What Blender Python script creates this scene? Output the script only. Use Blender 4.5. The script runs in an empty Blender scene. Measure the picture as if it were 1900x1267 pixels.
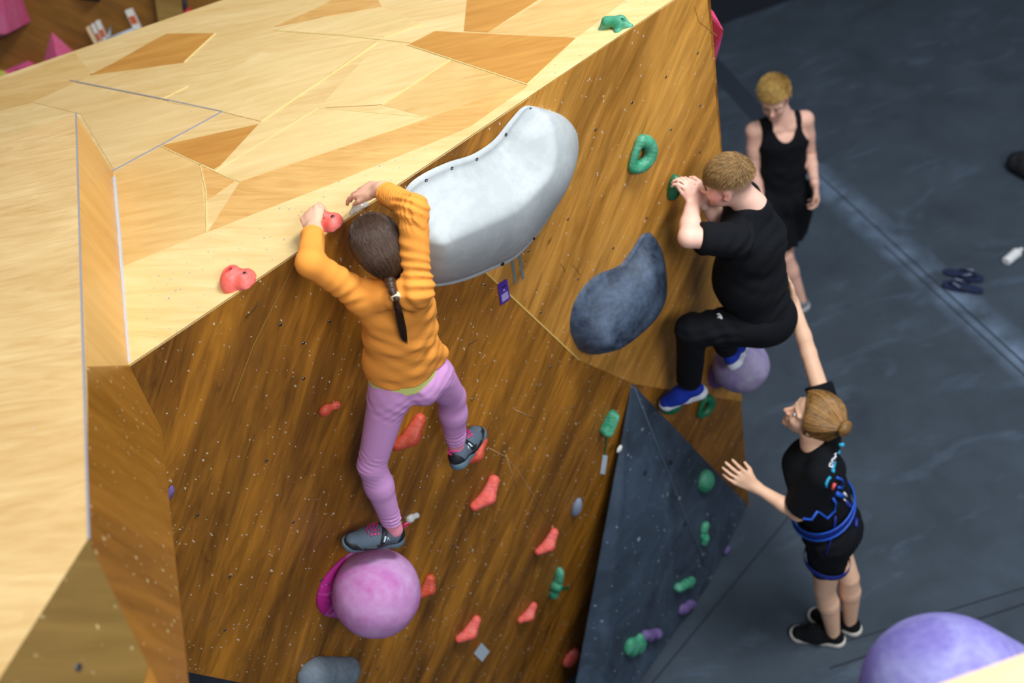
import bpy, math, random
import numpy as np
from math import sin, cos, pi, radians, sqrt
from mathutils import Vector, Matrix, noise as mn
SC = bpy.context.scene
COL = SC.collection
random.seed(4)
V = lambda *a: np.array(a, float)
# ------------------------------------------------------------------ camera
FPX = 1850.0; PITCH = radians(42); ROLL = radians(19); CAM = V(0, 0, 5.0)
RT = V(1, 0, 0); FW = V(0, cos(PITCH), -sin(PITCH)); UP = V(0, sin(PITCH), cos(PITCH))
cam_r = cos(ROLL) * RT - sin(ROLL) * UP
cam_u = sin(ROLL) * RT + cos(ROLL) * UP
cd = bpy.data.cameras.new('camera'); cam = bpy.data.objects.new('camera', cd); COL.objects.link(cam)
M = Matrix.Identity(4)
for i in range(3):
    M[i][0] = cam_r[i]; M[i][1] = cam_u[i]; M[i][2] = -FW[i]; M[i][3] = CAM[i]
cam.matrix_world = M
cd.sensor_width = 36; cd.lens = FPX / 1900 * 36; cd.clip_start = .05
cd.dof.use_dof = True; cd.dof.focus_distance = 3.1; cd.dof.aperture_fstop = 1.5
SC.camera = cam
# ------------------------------------------------------------------ light
w = bpy.data.worlds.new('hall_ambient'); SC.world = w; w.use_nodes = True
w.node_tree.nodes['Background'].inputs[0].default_value = (.72, .82, 1, 1)
w.node_tree.nodes['Background'].inputs[1].default_value = .26
def area(name, loc, target, size, sy, power, col=(1, 1, 1)):
    l = bpy.data.lights.new(name, 'AREA'); l.shape = 'RECTANGLE'; l.size = size; l.size_y = sy
    l.energy = power; l.color = col
    o = bpy.data.objects.new(name, l); COL.objects.link(o); o.location = loc
    o.rotation_euler = (Vector(target) - Vector(loc)).to_track_quat('-Z', 'Y').to_euler()
    return o
area('ceiling_lamp', (-.8, 2.6, 9.0), (-.5, 3.0, 0), 3.2, 1.2, 85, (1, 1, .98))
area('ceiling_lamp', (2.9, 1.6, 7.6), (2.3, 3.4, 0), 2.2, 1.2, 380, (.95, .98, 1))
area('ceiling_lamp', (2.2, -3.0, 6.8), (.2, 2.4, 2.2), 2.6, 1.4, 270, (1, .98, .96))
SC.view_settings.view_transform = 'Standard'; SC.view_settings.look = 'None'
SC.view_settings.gamma = 1; SC.view_settings.use_curve_mapping = False
SC.view_settings.exposure = 0.0
# ------------------------------------------------------------------ where the surfaces stand
def ray(px, py):
    x = (px - 950) / FPX; y = (py - 633.5) / FPX
    v = x * sin(ROLL) + y * cos(ROLL); u = x * cos(ROLL) - y * sin(ROLL)
    return FW + u * RT - v * UP
def at(px, py, D): return CAM + D * ray(px, py)
def on(px, py, O, n):
    r = ray(px, py); return CAM + r * (((O - CAM) @ n) / (r @ n))
ZT = 3.425; ZB = 3.666
Z3 = V(0, 0, 1)
AZ = radians(62.8)
E1 = V(sin(AZ), cos(AZ), 0)                       # along the top edge of the climbing wall
N = V(cos(AZ), -sin(AZ), -.080); N /= np.linalg.norm(N)   # out of its overhanging face
def top(px, py, z=ZT): return on(px, py, V(0, 0, z), Z3)
def topz(px, py, h=0): return top(px, py, ZT + h)
def floor_at(px, py, z=0): return top(px, py, z)
WO = top(620, 425)
E2 = np.cross(E1, N); E2 = E2 if E2[2] < 0 else -E2
def wall(px, py, h=0): return on(px, py, WO + N * h, N)
def hw(p): return float((np.asarray(p) - WO) @ N)
def reach(a, px, py, L, near=True):
    r = ray(px, py); q = CAM - a; A = r @ r; B = 2 * r @ q; C = q @ q - L * L
    d = max(B * B - 4 * A * C, 0)
    return CAM + r * ((-B + (-1 if near else 1) * sqrt(d)) / 2 / A)
def unit(v): v = np.asarray(v, float); return v / np.linalg.norm(v)
# ------------------------------------------------------------------ objects, names, parents
def tag(o, label=None, cat=None, group=None, kind=None):
    if label: o['label'] = label
    if cat: o['category'] = cat
    if group: o['group'] = group
    if kind: o['kind'] = kind
    return o
def empty(name, loc, label=None, cat=None, group=None):
    o = bpy.data.objects.new(name, None); COL.objects.link(o); o.location = Vector(loc)
    o.empty_display_size = .05
    return tag(o, label, cat, group)
def wloc(o):
    p = V(0, 0, 0)
    while o is not None: p = p + np.array(o.location); o = o.parent
    return p
def mesh(name, verts, faces, mats, parent=None, smooth=True, uv=None, mi=None, col=None):
    """verts are world coordinates; the object sits at its parent's origin or at its own centre of base"""
    verts = np.asarray(verts, float)
    me = bpy.data.meshes.new(name)
    if parent is None:
        org = verts.mean(0); org[2] = verts[:, 2].min()
    else: org = wloc(parent)
    org = np.array(org, float)
    vv = verts - org
    me.from_pydata(vv.tolist(), [], [tuple(int(i) for i in f) for f in faces] if not isinstance(faces, np.ndarray) else faces.tolist())
    if not isinstance(mats, (list, tuple)): mats = [mats]
    for m in mats: me.materials.append(m)
    if mi is not None: me.polygons.foreach_set('material_index', np.asarray(mi, 'i'))
    me.polygons.foreach_set('use_smooth', [smooth] * len(me.polygons))
    if uv is not None:
        ul = me.uv_layers.new(name='UVMap')
        li = np.empty(len(me.loops), 'i'); me.loops.foreach_get('vertex_index', li)
        ul.data.foreach_set('uv', np.asarray(uv, 'f')[li].ravel())
    if col is not None:
        ca = me.color_attributes.new('tint', 'FLOAT_COLOR', 'POINT')
        c4 = np.ones((len(verts), 4), 'f'); c4[:, :3] = col
        ca.data.foreach_set('color', c4.ravel())
    me.update()
    o = bpy.data.objects.new(name, me); COL.objects.link(o)
    if parent is None: o.location = Vector(org)
    else: o.parent = parent
    return o
def prism(name, pts, n, t, mats, parent=None, ax=None, kind=None):
    """flat board with the outline pts, thickness t behind its face (against normal n)"""
    pts = [np.asarray(p, float) for p in pts]; n = unit(n); k = len(pts)
    vs = pts + [p - n * t for p in pts]
    nn = sum(np.cross(pts[i] - pts[0], pts[(i + 1) % k] - pts[0]) for i in range(k))
    f = list(range(k)); b = list(range(2 * k - 1, k - 1, -1))
    if nn @ n < 0: f = f[::-1]; b = b[::-1]
    fs = [f, b]
    for i in range(k):
        j = (i + 1) % k
        q = (i, i + k, j + k, j)
        if nn @ n < 0: q = q[::-1]
        fs.append(q)
    if ax is None:
        a = unit(np.cross(n, V(.3, .2, 1)) if abs(n[2]) < .9 else V(1, 0, 0)); ax = (a, np.cross(n, a))
    uv = [(p @ ax[0], p @ ax[1]) for p in vs]
    o = mesh(name, vs, fs, mats, parent, smooth=False, uv=uv)
    if kind: o['kind'] = kind
    return o
# ------------------------------------------------------------------ materials
def s2l(c): return tuple((x / 12.92 if x <= .04045 else ((x + .055) / 1.055) ** 2.4) for x in [v / 255 for v in c])
class G:
    def __init__(s, name):
        s.m = bpy.data.materials.new(name); s.m.use_nodes = True; s.t = s.m.node_tree
        s.b = s.t.nodes['Principled BSDF']
    def n(s, typ, ins=None, **kw):
        x = s.t.nodes.new('ShaderNode' + typ)
        for k, v in kw.items(): setattr(x, k, v)
        for k, v in (ins or {}).items():
            if isinstance(v, bpy.types.NodeSocket): s.t.links.new(v, x.inputs[k])
            else: x.inputs[k].default_value = v
        return x
    def set(s, k, v):
        if isinstance(v, bpy.types.NodeSocket): s.t.links.new(v, s.b.inputs[k])
        else: s.b.inputs[k].default_value = v
    def ramp(s, fac, stops):
        r = s.n('ValToRGB', {0: fac}); e = r.color_ramp.elements
        while len(e) < len(stops): e.new(.5)
        for x, (p, c) in zip(e, stops):
            x.position = p; x.color = (*c, 1) if len(c) == 3 else c
        return r.outputs[0]
    def mix(s, f, a, b, mode='MIX'):
        x = s.n('MixRGB', blend_type=mode); x.inputs[0].default_value = 1
        for i, v in enumerate((f, a, b)):
            if isinstance(v, bpy.types.NodeSocket): s.t.links.new(v, x.inputs[i])
            elif i == 0: x.inputs[0].default_value = v
            else: x.inputs[i].default_value = (*v[:3], 1)
        return x.outputs[0]
    def math(s, op, a, b=0., c=None):
        d = {0: a, 1: b}
        if c is not None: d[2] = c
        return s.n('Math', d, operation=op).outputs[0]
    def bump(s, h, strength=.3, dist=.002):
        s.set('Normal', s.n('Bump', {'Height': h, 'Strength': strength, 'Distance': dist}).outputs[0])
    def noise(s, vec, scale, det=4, dist=0., rough=.5):
        return s.n('TexNoise', {'Vector': vec, 'Scale': scale, 'Detail': det, 'Distortion': dist, 'Roughness': rough}).outputs[0]
def plain(name, c, rough=.5, metal=0., spec=.5, grain=0., gs=60., trans=0.):
    g = G(name); c = s2l(c)
    g.set('Base Color', (*c, 1)); g.set('Roughness', rough); g.set('Metallic', metal); g.set('Specular IOR Level', spec)
    if trans: g.set('Transmission Weight', trans)
    co = g.n('TexCoord').outputs['Object']
    nz = g.noise(co, gs, 4)
    k = max(grain, .06)
    g.set('Base Color', g.mix(nz, tuple(x * (1 - k) for x in c), tuple(min(x * (1 + k), 1) for x in c)))
    if grain: g.bump(nz, .4, .001)
    return g.m
def wood(name, lo, hi, ang, gloss=.38, fleck=0., fleckcol=(205, 195, 175), blot=.5, sw=.6, streak=.0, seed=0., dirt=None):
    g = G(name); lo = s2l(lo); hi = s2l(hi)
    uv = g.n('TexCoord').outputs['UV']
    mp = g.n('Mapping', {'Vector': uv, 'Location': (seed, seed * .7, 0), 'Rotation': (0, 0, ang)}).outputs[0]
    st = g.n('Mapping', {'Vector': mp, 'Scale': (1.2, 9, 1)}).outputs[0]
    n1 = g.noise(st, 2.2, 6, sw, .62)
    fine = g.noise(g.n('Mapping', {'Vector': mp, 'Scale': (4, 90, 1)}).outputs[0], 3, 4, .3)
    big = g.noise(g.n('Mapping', {'Vector': mp, 'Scale': (.8, 2.6, 1)}).outputs[0], 1.4, 3, .4)
    f = g.math('ADD', g.math('MULTIPLY', n1, .62), g.math('ADD', g.math('MULTIPLY', fine, .16), g.math('MULTIPLY', big, .22 + blot * .3)))
    f = g.math('SUBTRACT', f, blot * .14)
    c = g.ramp(f, [(.30, lo), (.68, hi)])
    if streak:
        s0 = g.noise(g.n('Mapping', {'Vector': mp, 'Scale': (.45, 3.4, 1), 'Location': (1, 4, 0)}).outputs[0], 1.9, 4, .5, .55)
        c = g.mix(g.ramp(s0, [(.46, (0, 0, 0)), (.66, (streak * .85,) * 3)]), c, tuple(x * .55 for x in lo))
        s1 = g.noise(g.n('Mapping', {'Vector': mp, 'Scale': (.9, 5.5, 1), 'Location': (3, 1, 0)}).outputs[0], 2.0, 5, .9, .6)
        c = g.mix(g.ramp(s1, [(.52, (0, 0, 0)), (.76, (streak,) * 3)]), c, tuple(x * .32 for x in lo))
        kn = g.noise(g.n('Mapping', {'Vector': mp, 'Scale': (4, 14, 1)}).outputs[0], 1.5, 3, .6)
        c = g.mix(g.ramp(kn, [(.70, (0, 0, 0)), (.80, (.7,) * 3)]), c, tuple(x * .2 for x in lo))
    if fleck:
        for sc, th, el in ((13, .075, 2.4), (23, .085, 2.0), (41, .12, 1.6)):
            wv = g.n('VectorMath', {0: uv, 1: g.n('VectorMath', {0: g.n('TexNoise', {'Vector': uv, 'Scale': 120.0, 'Detail': 2.0}).outputs['Color'], 3: .012}, operation='SCALE').outputs[0]}, operation='ADD').outputs[0]
            mv = g.n('Mapping', {'Vector': wv, 'Rotation': (0, 0, .9), 'Scale': (el, 1, 1), 'Location': (sc, 2.3, 0)}).outputs[0]
            vo = g.n('TexVoronoi', {'Vector': mv, 'Scale': float(sc)})
            sel = g.math('GREATER_THAN', g.n('SeparateColor', {0: vo.outputs['Color']}).outputs[0], 1 - fleck)
            rad = g.math('MULTIPLY', g.n('SeparateColor', {0: vo.outputs['Color']}).outputs[1], th * 1.6)
            inn = g.math('LESS_THAN', vo.outputs['Distance'], rad)
            c = g.mix(g.math('MULTIPLY', g.math('MULTIPLY', sel, inn), .8), c, s2l(fleckcol))
    if dirt:
        dn = g.noise(uv, 2.6, 5, .3, .6)
        c = g.mix(g.ramp(dn, [(.58, (0, 0, 0)), (.8, (.35,) * 3)]), c, s2l(dirt))
    g.set('Base Color', c); g.set('Roughness', g.math('ADD', gloss, g.math('MULTIPLY', n1, .15)))
    g.bump(g.math('ADD', fine, n1), .12, .001)
    return g.m
def rubber(name, c, chalk=(200, 205, 225), amt=.4, sc=9., rough=.75, up=.5):
    """moulded hold: colour with rubbed-in chalk dust"""
    g = G(name); co = g.n('TexCoord').outputs['Object']
    a = g.noise(co, sc, 6, .6, .65); b = g.noise(co, sc * 9, 3)
    m = g.ramp(g.math('ADD', g.math('MULTIPLY', a, .8), g.math('MULTIPLY', b, .2)), [(.5 - up * .2, (0, 0, 0)), (.5 + up * .3, (amt,) * 3)])
    g.set('Base Color', g.mix(m, s2l(c), s2l(chalk))); g.set('Roughness', rough)
    g.bump(g.noise(co, 350, 2), .25, .0008)
    return g.m
# ------------------------------------------------------------------ solid modelling: signed distance fields -> surface nets
class Field:
    def __init__(s, lo, hi, h):
        s.lo = np.asarray(lo, float); s.h = h
        s.n = np.ceil((np.asarray(hi) - s.lo) / h).astype(int) + 1
        s.D = np.full(s.n, 9., 'f')
    def box(s, lo, hi):
        a = np.clip(np.floor((lo - s.lo) / s.h).astype(int), 0, s.n - 1); b = np.clip(np.ceil((hi - s.lo) / s.h).astype(int) + 1, 1, s.n)
        if (b <= a).any(): return None, None
        sl = tuple(slice(i, j) for i, j in zip(a, b))
        g = np.meshgrid(*[s.lo[i] + s.h * np.arange(a[i], b[i]) for i in range(3)], indexing='ij', sparse=False)
        return sl, np.stack(g, -1).astype('f')
    def put(s, fn, lo, hi, k=.01, sub=False, inter=False):
        pad = k * 1.2 + s.h * 3
        sl, Pt = s.box(np.asarray(lo) - pad, np.asarray(hi) + pad)
        if sl is None: return s
        d = fn(Pt).astype('f'); A = s.D[sl]
        if sub: d = -d; hh = np.clip(.5 - .5 * (A - d) / max(k, 1e-6), 0, 1); s.D[sl] = A * (1 - hh) + d * hh + k * hh * (1 - hh)
        else: hh = np.clip(.5 + .5 * (A - d) / max(k, 1e-6), 0, 1); s.D[sl] = A * (1 - hh) + d * hh - k * hh * (1 - hh)
        return s
    def cone(s, a, b, ra, rb, k=.01, flat=None, f=1., cut0=None, cut1=None, sub=False):
        """tapered capsule; flat=(axis) stretches the section by f along that axis; cut = flat end"""
        a = np.asarray(a, float); b = np.asarray(b, float); ab = b - a; L2 = ab @ ab + 1e-12; L = sqrt(L2)
        R_ = max(ra, rb) * max(f, 1)
        if flat is not None: flat = unit(flat)
        def fn(Pt):
            q = Pt - a.astype('f'); t = np.clip((q @ ab.astype('f')) / L2, 0, 1)
            q = q - t[..., None] * ab.astype('f')
            if flat is not None:
                c = q @ flat.astype('f'); q = q + (c * (1 / f - 1))[..., None] * flat.astype('f')
            d = np.sqrt((q * q).sum(-1)) - (ra + (rb - ra) * t)
            if cut1: d = np.maximum(d, ((Pt - b.astype('f')) @ (ab / L).astype('f')))
            if cut0: d = np.maximum(d, -((Pt - a.astype('f')) @ (ab / L).astype('f')))
            return d
        return s.put(fn, np.minimum(a, b) - R_, np.maximum(a, b) + R_, k, sub)
    def chain(s, pts, k=.01, flat=None, f=1., **kw):
        for i in range(len(pts) - 1):
            (a, ra), (b, rb) = pts[i][:2], pts[i + 1][:2]
            s.cone(a, b, ra, rb, k, flat, f, cut0=kw.get('cut0') and i == 0, cut1=kw.get('cut1') and i == len(pts) - 2)
        return s
    def ell(s, c, ax, r, k=.01, sub=False):
        """ellipsoid: ax three unit axes, r three radii"""
        c = np.asarray(c, float); Mx = np.array([unit(x) for x in ax]).astype('f'); r = np.asarray(r, 'f'); rm = float(r.max())
        def fn(Pt):
            q = (Pt - c.astype('f')) @ Mx.T
            k0 = np.sqrt(((q / r) ** 2).sum(-1)); k1 = np.sqrt(((q / (r * r)) ** 2).sum(-1)) + 1e-9
            return np.where(k0 < 1e-3, -r.min(), k0 * (k0 - 1) / k1)
        return s.put(fn, c - rm, c + rm, k, sub)
    def half(s, p, n, k=0.002):
        """cut everything on the side n points to"""
        n = unit(n); p = np.asarray(p, float)
        g = [((s.lo[i] + s.h * np.arange(s.n[i]) - p[i]) * n[i]).astype('f') for i in range(3)]
        s.D = np.maximum(s.D, g[0][:, None, None] + g[1][None, :, None] + g[2][None, None, :]); return s
    def warp(s, fn):
        m = np.abs(s.D) < .012 + s.h * 1.5; I = np.argwhere(m)
        s.D[m] += fn(s.lo + s.h * I).astype('f'); return s
    def copy(s, off=0.):
        g = Field.__new__(Field); g.lo, g.h, g.n = s.lo, s.h, s.n; g.D = s.D - np.float32(off); return g
    def val(s, p):
        q = (np.atleast_2d(p) - s.lo) / s.h; i = np.clip(np.floor(q).astype(int), 0, s.n - 2); t = q - i; o = 0
        for a in (0, 1):
            for b in (0, 1):
                for c in (0, 1):
                    w_ = (t[:, 0] if a else 1 - t[:, 0]) * (t[:, 1] if b else 1 - t[:, 1]) * (t[:, 2] if c else 1 - t[:, 2])
                    o = o + w_ * s.D[i[:, 0] + a, i[:, 1] + b, i[:, 2] + c]
        return o
    def cast(s, c, p, off=0., rmax=.2):
        '''slide points p along their rays from c until they lie off above the outermost surface'''
        p = np.atleast_2d(p); d = p - c; d /= np.linalg.norm(d, axis=1)[:, None] + 1e-9
        ts = np.arange(rmax, 0, -s.h * .5); r = np.full(len(p), .001)
        done = np.zeros(len(p), bool)
        for t in ts:
            v = s.val(c + d * t); hit = (v < 0) & ~done; r[hit] = t + v[hit] * 0 + s.h * .25; done |= hit
        return c + d * (r + off)[:, None]
    def drop(s, p, d, off=0., L=.1):
        '''drop points p along direction d onto the surface'''
        p = np.atleast_2d(p).astype(float); d = unit(d); out = p.copy(); done = np.zeros(len(p), bool)
        for t in np.arange(0, L, s.h * .4):
            q = p + d * t; v = s.val(q); hit = (v < 0) & ~done; out[hit] = (q - d * off)[hit]; done |= hit
        return out
    def net(s):
        D = s.D; D[0], D[-1] = 9, 9; D[:, 0], D[:, -1] = 9, 9; D[:, :, 0], D[:, :, -1] = 9, 9
        ins = D < 0; n = np.array(D.shape)
        cnt = np.zeros(n - 1, 'i1')
        cs = [(i, j, k) for i in (0, 1) for j in (0, 1) for k in (0, 1)]
        def sub(A, c): return A[c[0]:n[0] - 1 + c[0], c[1]:n[1] - 1 + c[1], c[2]:n[2] - 1 + c[2]]
        for c in cs: cnt += sub(ins, c)
        act = (cnt > 0) & (cnt < 8); I = np.argwhere(act)
        idx = np.full(n - 1, -1, 'i4'); idx[act] = np.arange(len(I))
        acc = np.zeros((len(I), 3)); m = np.zeros(len(I))
        vals = {c: D[I[:, 0] + c[0], I[:, 1] + c[1], I[:, 2] + c[2]].astype('f8') for c in cs}
        for c in cs:
            for ax in range(3):
                if c[ax]: continue
                e = list(c); e[ax] = 1; e = tuple(e); a, b = vals[c], vals[e]
                x = (a < 0) != (b < 0); t = np.where(x, a / np.where(x, a - b, 1), 0)
                p = np.tile(np.array(c, float), (len(I), 1)); p[:, ax] += t
                acc[x] += p[x]; m[x] += 1
        Vx = s.lo + s.h * (I + acc / m[:, None])
        F = []
        for ax in range(3):
            b, c = (ax + 1) % 3, (ax + 2) % 3
            s0 = [slice(None)] * 3; s1 = [slice(None)] * 3; s0[ax] = slice(0, -1); s1[ax] = slice(1, None)
            x = ins[tuple(s0)] != ins[tuple(s1)]; E = np.argwhere(x)
            E = E[(E[:, b] > 0) & (E[:, c] > 0)]
            o = np.zeros(3, int)
            def g(db, dc):
                q = E.copy(); q[:, b] -= db; q[:, c] -= dc; return idx[q[:, 0], q[:, 1], q[:, 2]]
            Q = np.stack([g(1, 1), g(0, 1), g(0, 0), g(1, 0)], -1)
            fl = ~ins[E[:, 0], E[:, 1], E[:, 2]]; Q[fl] = Q[fl][:, ::-1]
            F.append(Q)
        return Vx, np.concatenate(F)
def relax(Vx, F, it=1, w=.5):
    e = np.concatenate([F[:, [0, 1]], F[:, [1, 2]], F[:, [2, 3]], F[:, [3, 0]]])
    for _ in range(it):
        S = np.zeros_like(Vx); c = np.zeros(len(Vx))
        for k in range(3):
            S[:, k] = np.bincount(e[:, 0], Vx[e[:, 1], k], len(Vx)) + np.bincount(e[:, 1], Vx[e[:, 0], k], len(Vx))
        c = np.bincount(e[:, 0], minlength=len(Vx)) + np.bincount(e[:, 1], minlength=len(Vx))
        Vx = Vx * (1 - w) + w * S / np.maximum(c, 1)[:, None]
    return Vx
def solid(name, F, mats, parent=None, sm=2, col=None, uvf=None):
    Vx, Q = F.net(); Vx = relax(Vx, Q, sm)
    return mesh(name, Vx, Q, mats, parent, col=col(Vx) if col else None, uv=uvf(Vx) if uvf else None)
def tube(name, pts, r, m, parent=None, seg=6, close=False, flat=None, taper=None):
    """round or flat band through pts"""
    pts = [np.asarray(p, float) for p in pts]; k = len(pts); vs = []; fs = []
    up = V(.13, .21, .97)
    for i, p in enumerate(pts):
        t = unit(pts[(i + 1) % k if close else min(i + 1, k - 1)] - pts[(i - 1) % k if close else max(i - 1, 0)])
        if flat is not None: nrm = flat[i] if isinstance(flat, list) else flat
        else: nrm = up
        sd = unit(np.cross(t, nrm)); nn = np.cross(sd, t)
        rr = r if taper is None else r * taper[i]
        for j in range(seg):
            a = 2 * pi * j / seg + pi / seg
            x, y = cos(a), sin(a)
            vs.append(p + sd * x * rr + nn * y * (rr if flat is None else .0012))
    for i in range(k if close else k - 1):
        for j in range(seg):
            a = i * seg + j; b = i * seg + (j + 1) % seg; c = ((i + 1) % k) * seg + (j + 1) % seg; d = ((i + 1) % k) * seg + j
            fs.append((a, b, c, d))
    if not close: fs.append(tuple(range(seg))[::-1]); fs.append(tuple(range((k - 1) * seg, k * seg)))
    return mesh(name, vs, fs, m, parent)
def disc(name, c, n, r, t, m, parent=None, seg=20, hole=0, hm=None):
    n = unit(n); a = unit(np.cross(n, V(.3, .5, .8))); b = np.cross(n, a); c = np.asarray(c, float)
    vs = []; fs = []; prof = [(r, -t), (r, t * .6), (r * .88, t)] + ([(hole, t), (hole, -t * .2)] if hole else [])
    for rr, z in prof:
        vs += [c + (a * cos(2 * pi * j / seg) + b * sin(2 * pi * j / seg)) * rr + n * z for j in range(seg)]
    for i in range(len(prof) - 1):
        fs += [(i * seg + j, i * seg + (j + 1) % seg, (i + 1) * seg + (j + 1) % seg, (i + 1) * seg + j) for j in range(seg)]
    fs.append(tuple(range((len(prof) - 1) * seg, len(prof) * seg)))
    mi = [0] * (len(fs) - 1) + [1 if hm else 0]
    return mesh(name, vs, fs, [m, hm] if hm else m, parent, smooth=False, mi=mi)
# ------------------------------------------------------------------ the hall
def floor_mat():
    g = G('floor_carpet'); co = g.n('TexCoord').outputs['Object']
    a = g.noise(co, 2.2, 6, .3, .6); b = g.noise(co, 110, 4, 0, .9)
    c = g.ramp(g.math('ADD', g.math('MULTIPLY', a, .75), g.math('MULTIPLY', b, .3)), [(.3, s2l((52, 61, 70))), (.75, s2l((72, 84, 96)))])
    # chalk dust trodden in along the mat joint
    p, q = floor_at(1500, 312), floor_at(1905, 672); d = unit(q - p); nn = V(-d[1], d[0], 0)
    dist = g.math('ADD', g.n('VectorMath', {0: co, 1: tuple(nn)}, operation='DOT_PRODUCT').outputs['Value'], -float(p @ nn))
    wob = g.noise(co, 5, 4)
    ch = g.math('SUBTRACT', 1.0, g.math('ABSOLUTE', g.math('DIVIDE', dist, .16)))
    ch = g.math('MULTIPLY', g.math('MAXIMUM', ch, 0.0), g.ramp(wob, [(.3, (0, 0, 0)), (.7, (1,) * 3)]))
    al = g.n('VectorMath', {0: co, 1: tuple(d)}, operation='DOT_PRODUCT').outputs['Value']
    ch = g.math('MULTIPLY', ch, g.math('GREATER_THAN', al, float(p @ d)))
    c = g.mix(ch, c, s2l((118, 138, 164)))
    sm = g.noise(g.n('Mapping', {'Vector': co, 'Scale': (1, 2.4, 1), 'Rotation': (0, 0, .7)}).outputs[0], 1.7, 5, 1.2, .6)
    c = g.mix(g.ramp(sm, [(.56, (0, 0, 0)), (.76, (.4,) * 3)]), c, s2l((96, 114, 134)))
    g.set('Base Color', c); g.set('Roughness', .95); g.set('Specular IOR Level', .2)
    g.bump(b, .6, .004)
    return g.m
FM = floor_mat()
FLO = prism('floor', [V(-7, -2, 0), V(9, -2, 0), V(9, 9.05, 0), V(-7, 9.05, 0)], Z3, .3, FM, kind='structure')
FLO.data.transform(Matrix.Translation(FLO.location)); FLO.location = (0, 0, 0)
groove_m = plain('joint_gap', (36, 44, 54), .9)
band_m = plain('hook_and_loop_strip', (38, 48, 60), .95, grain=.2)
def floor_strip(name, a, b, wdt, m, t=.003):
    p, q = floor_at(*a), floor_at(*b); d = unit(q - p); s = V(-d[1], d[0], 0) * wdt / 2
    return prism(name, [p - s + Z3 * t, q - s + Z3 * t, q + s + Z3 * t, p + s + Z3 * t], Z3, t, m, kind='structure')
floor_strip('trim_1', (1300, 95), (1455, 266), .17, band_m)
floor_strip('trim_2', (1455, 266), (1905, 678), .012, groove_m)
floor_strip('trim_3', (1640, 455), (1905, 700), .010, groove_m)
floor_strip('trim_4', (1540, 1240), (1905, 1119), .012, groove_m)
floor_strip('trim_5', (1560, 1193), (1905, 1089), .008, groove_m)
floor_strip('trim_6', (1330, 1122), (1475, 945), .010, groove_m)
floor_strip('trim_7', (1200, 1280), (1330, 1122), .010, groove_m)
dark_m = plain('dark_painted_wall', (22, 25, 38), .8)
prism('wall_back', [V(.5, 9.05, 0), V(9, 9.05, 0), V(9, 9.05, 4), V(.5, 9.05, 4)], V(0, -1, 0), .2, dark_m, kind='structure')
# far climbing wall seen over the top of the boulder
far_m = wood('far_wall_plywood', (104, 66, 14), (148, 100, 34), .6, .5, .0, blot=.6)
YF = 6.4
def far(px, py, h=0): return on(px, py, V(0, YF - h, 0), V(0, -1, 0))
prism('wall_left', [V(-7, YF, 0), V(-.1, YF, 0), V(-.1, YF, 4.8), V(-7, YF, 4.8)], V(0, -1, 0), .15, far_m, kind='structure')
pink_m = rubber('pink_volume_paint', (214, 84, 130), (235, 170, 200), .3, 5)
pink_l = rubber('light_pink_volume_paint', (244, 92, 156), (250, 160, 200), .3, 5)
def pyramid(name, base, apex, m, label, cat='volume', group=None, parent=None):
    """faceted climbing volume: base outline on its wall, apex (one or more points) out of the wall"""
    base = [np.asarray(b, float) for b in base]; ap = [np.asarray(a, float) for a in apex]
    import bmesh
    bm = bmesh.new(); vs = [bm.verts.new(Vector(p)) for p in base + ap]
    bmesh.ops.convex_hull(bm, input=vs); bmesh.ops.recalc_face_normals(bm, faces=bm.faces)
    bmesh.ops.bevel(bm, geom=bm.edges[:], offset=.004, segments=2, affect='EDGES')
    V_ = [np.array(v.co) for v in bm.verts]; bm.verts.index_update(); F_ = [[v.index for v in f.verts] for f in bm.faces]; bm.free()
    a = unit(np.cross(N, Z3)); uv = [(p @ E1, p @ E2) for p in V_]
    o = mesh(name, V_, F_, m, parent, smooth=False, uv=uv)
    if label: tag(o, label, cat, group)
    return o
pyramid('climbing_volume', [far(-70, -40), far(20, -60), far(58, 40), far(-20, 78), far(-80, 60)], [far(12, 64, .3), far(0, -50, .22)], pink_m,
        'tall faceted pink volume on the far wall at the left edge of the picture')
pyramid('climbing_volume', [far(96, 58), far(150, 108), far(70, 150)], [far(108, 118, .2)], pink_m,
        'small pink pyramid volume on the far wall, below the striped boards')
pyramid('climbing_volume', [far(10, 130), far(52, 112), far(70, 122), far(60, 150), far(0, 160)], [far(30, 128, .1), far(62, 120, .1)], pink_l,
        'bright pink low volume over the pale top\'s back edge, lowest of the far pinks')
pyramid('climbing_volume', [far(-20, 130), far(6, 130), far(20, 138), far(15, 170), far(-20, 170)], [far(0, 142, .1)], plain('lime_volume_paint', (196, 200, 96), .6),
        'yellow-green volume corner peeping over the pale top at the left edge')
navy_p = plain('navy_volume_paint', (20, 24, 44), .6)
pyramid('climbing_volume', [far(105, -30), far(190, -30), far(186, 4), far(150, 0)], [far(170, -8, .15)], navy_p,
        'dark navy volume on the far wall at the top border')
prism('plywood_pillar', [far(284, -30, .12), far(334, -30, .12), far(345, 90, .12), far(300, 90, .12)], V(0, -1, 0), .12,
      wood('pillar_plywood', (130, 98, 42), (158, 124, 62), .2, .5))
tag(bpy.data.objects['plywood_pillar'], 'narrow pale upright plywood strip on the far wall right of the striped boards', 'panel')
pyramid('climbing_volume', [far(338, -30), far(344, -30), far(350, 30), far(342, 40)], [far(341, 10, .08)], plain('slate_volume_paint', (58, 64, 88), .6),
        'thin slate blue volume right of the pale upright strip on the far wall')
o = mesh('climbing_hold', *(lambda F: (F[0], F[1]))((Field(far(345, 26) - .12, far(345, 26) + .12, .006).ell(far(345, 26, .02), (V(1, 0, 0), V(0, 1, 0), V(0, 0, 1)), (.05, .04, .035), .001)).net()), plain('red_hold', (190, 50, 50), .5))
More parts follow.
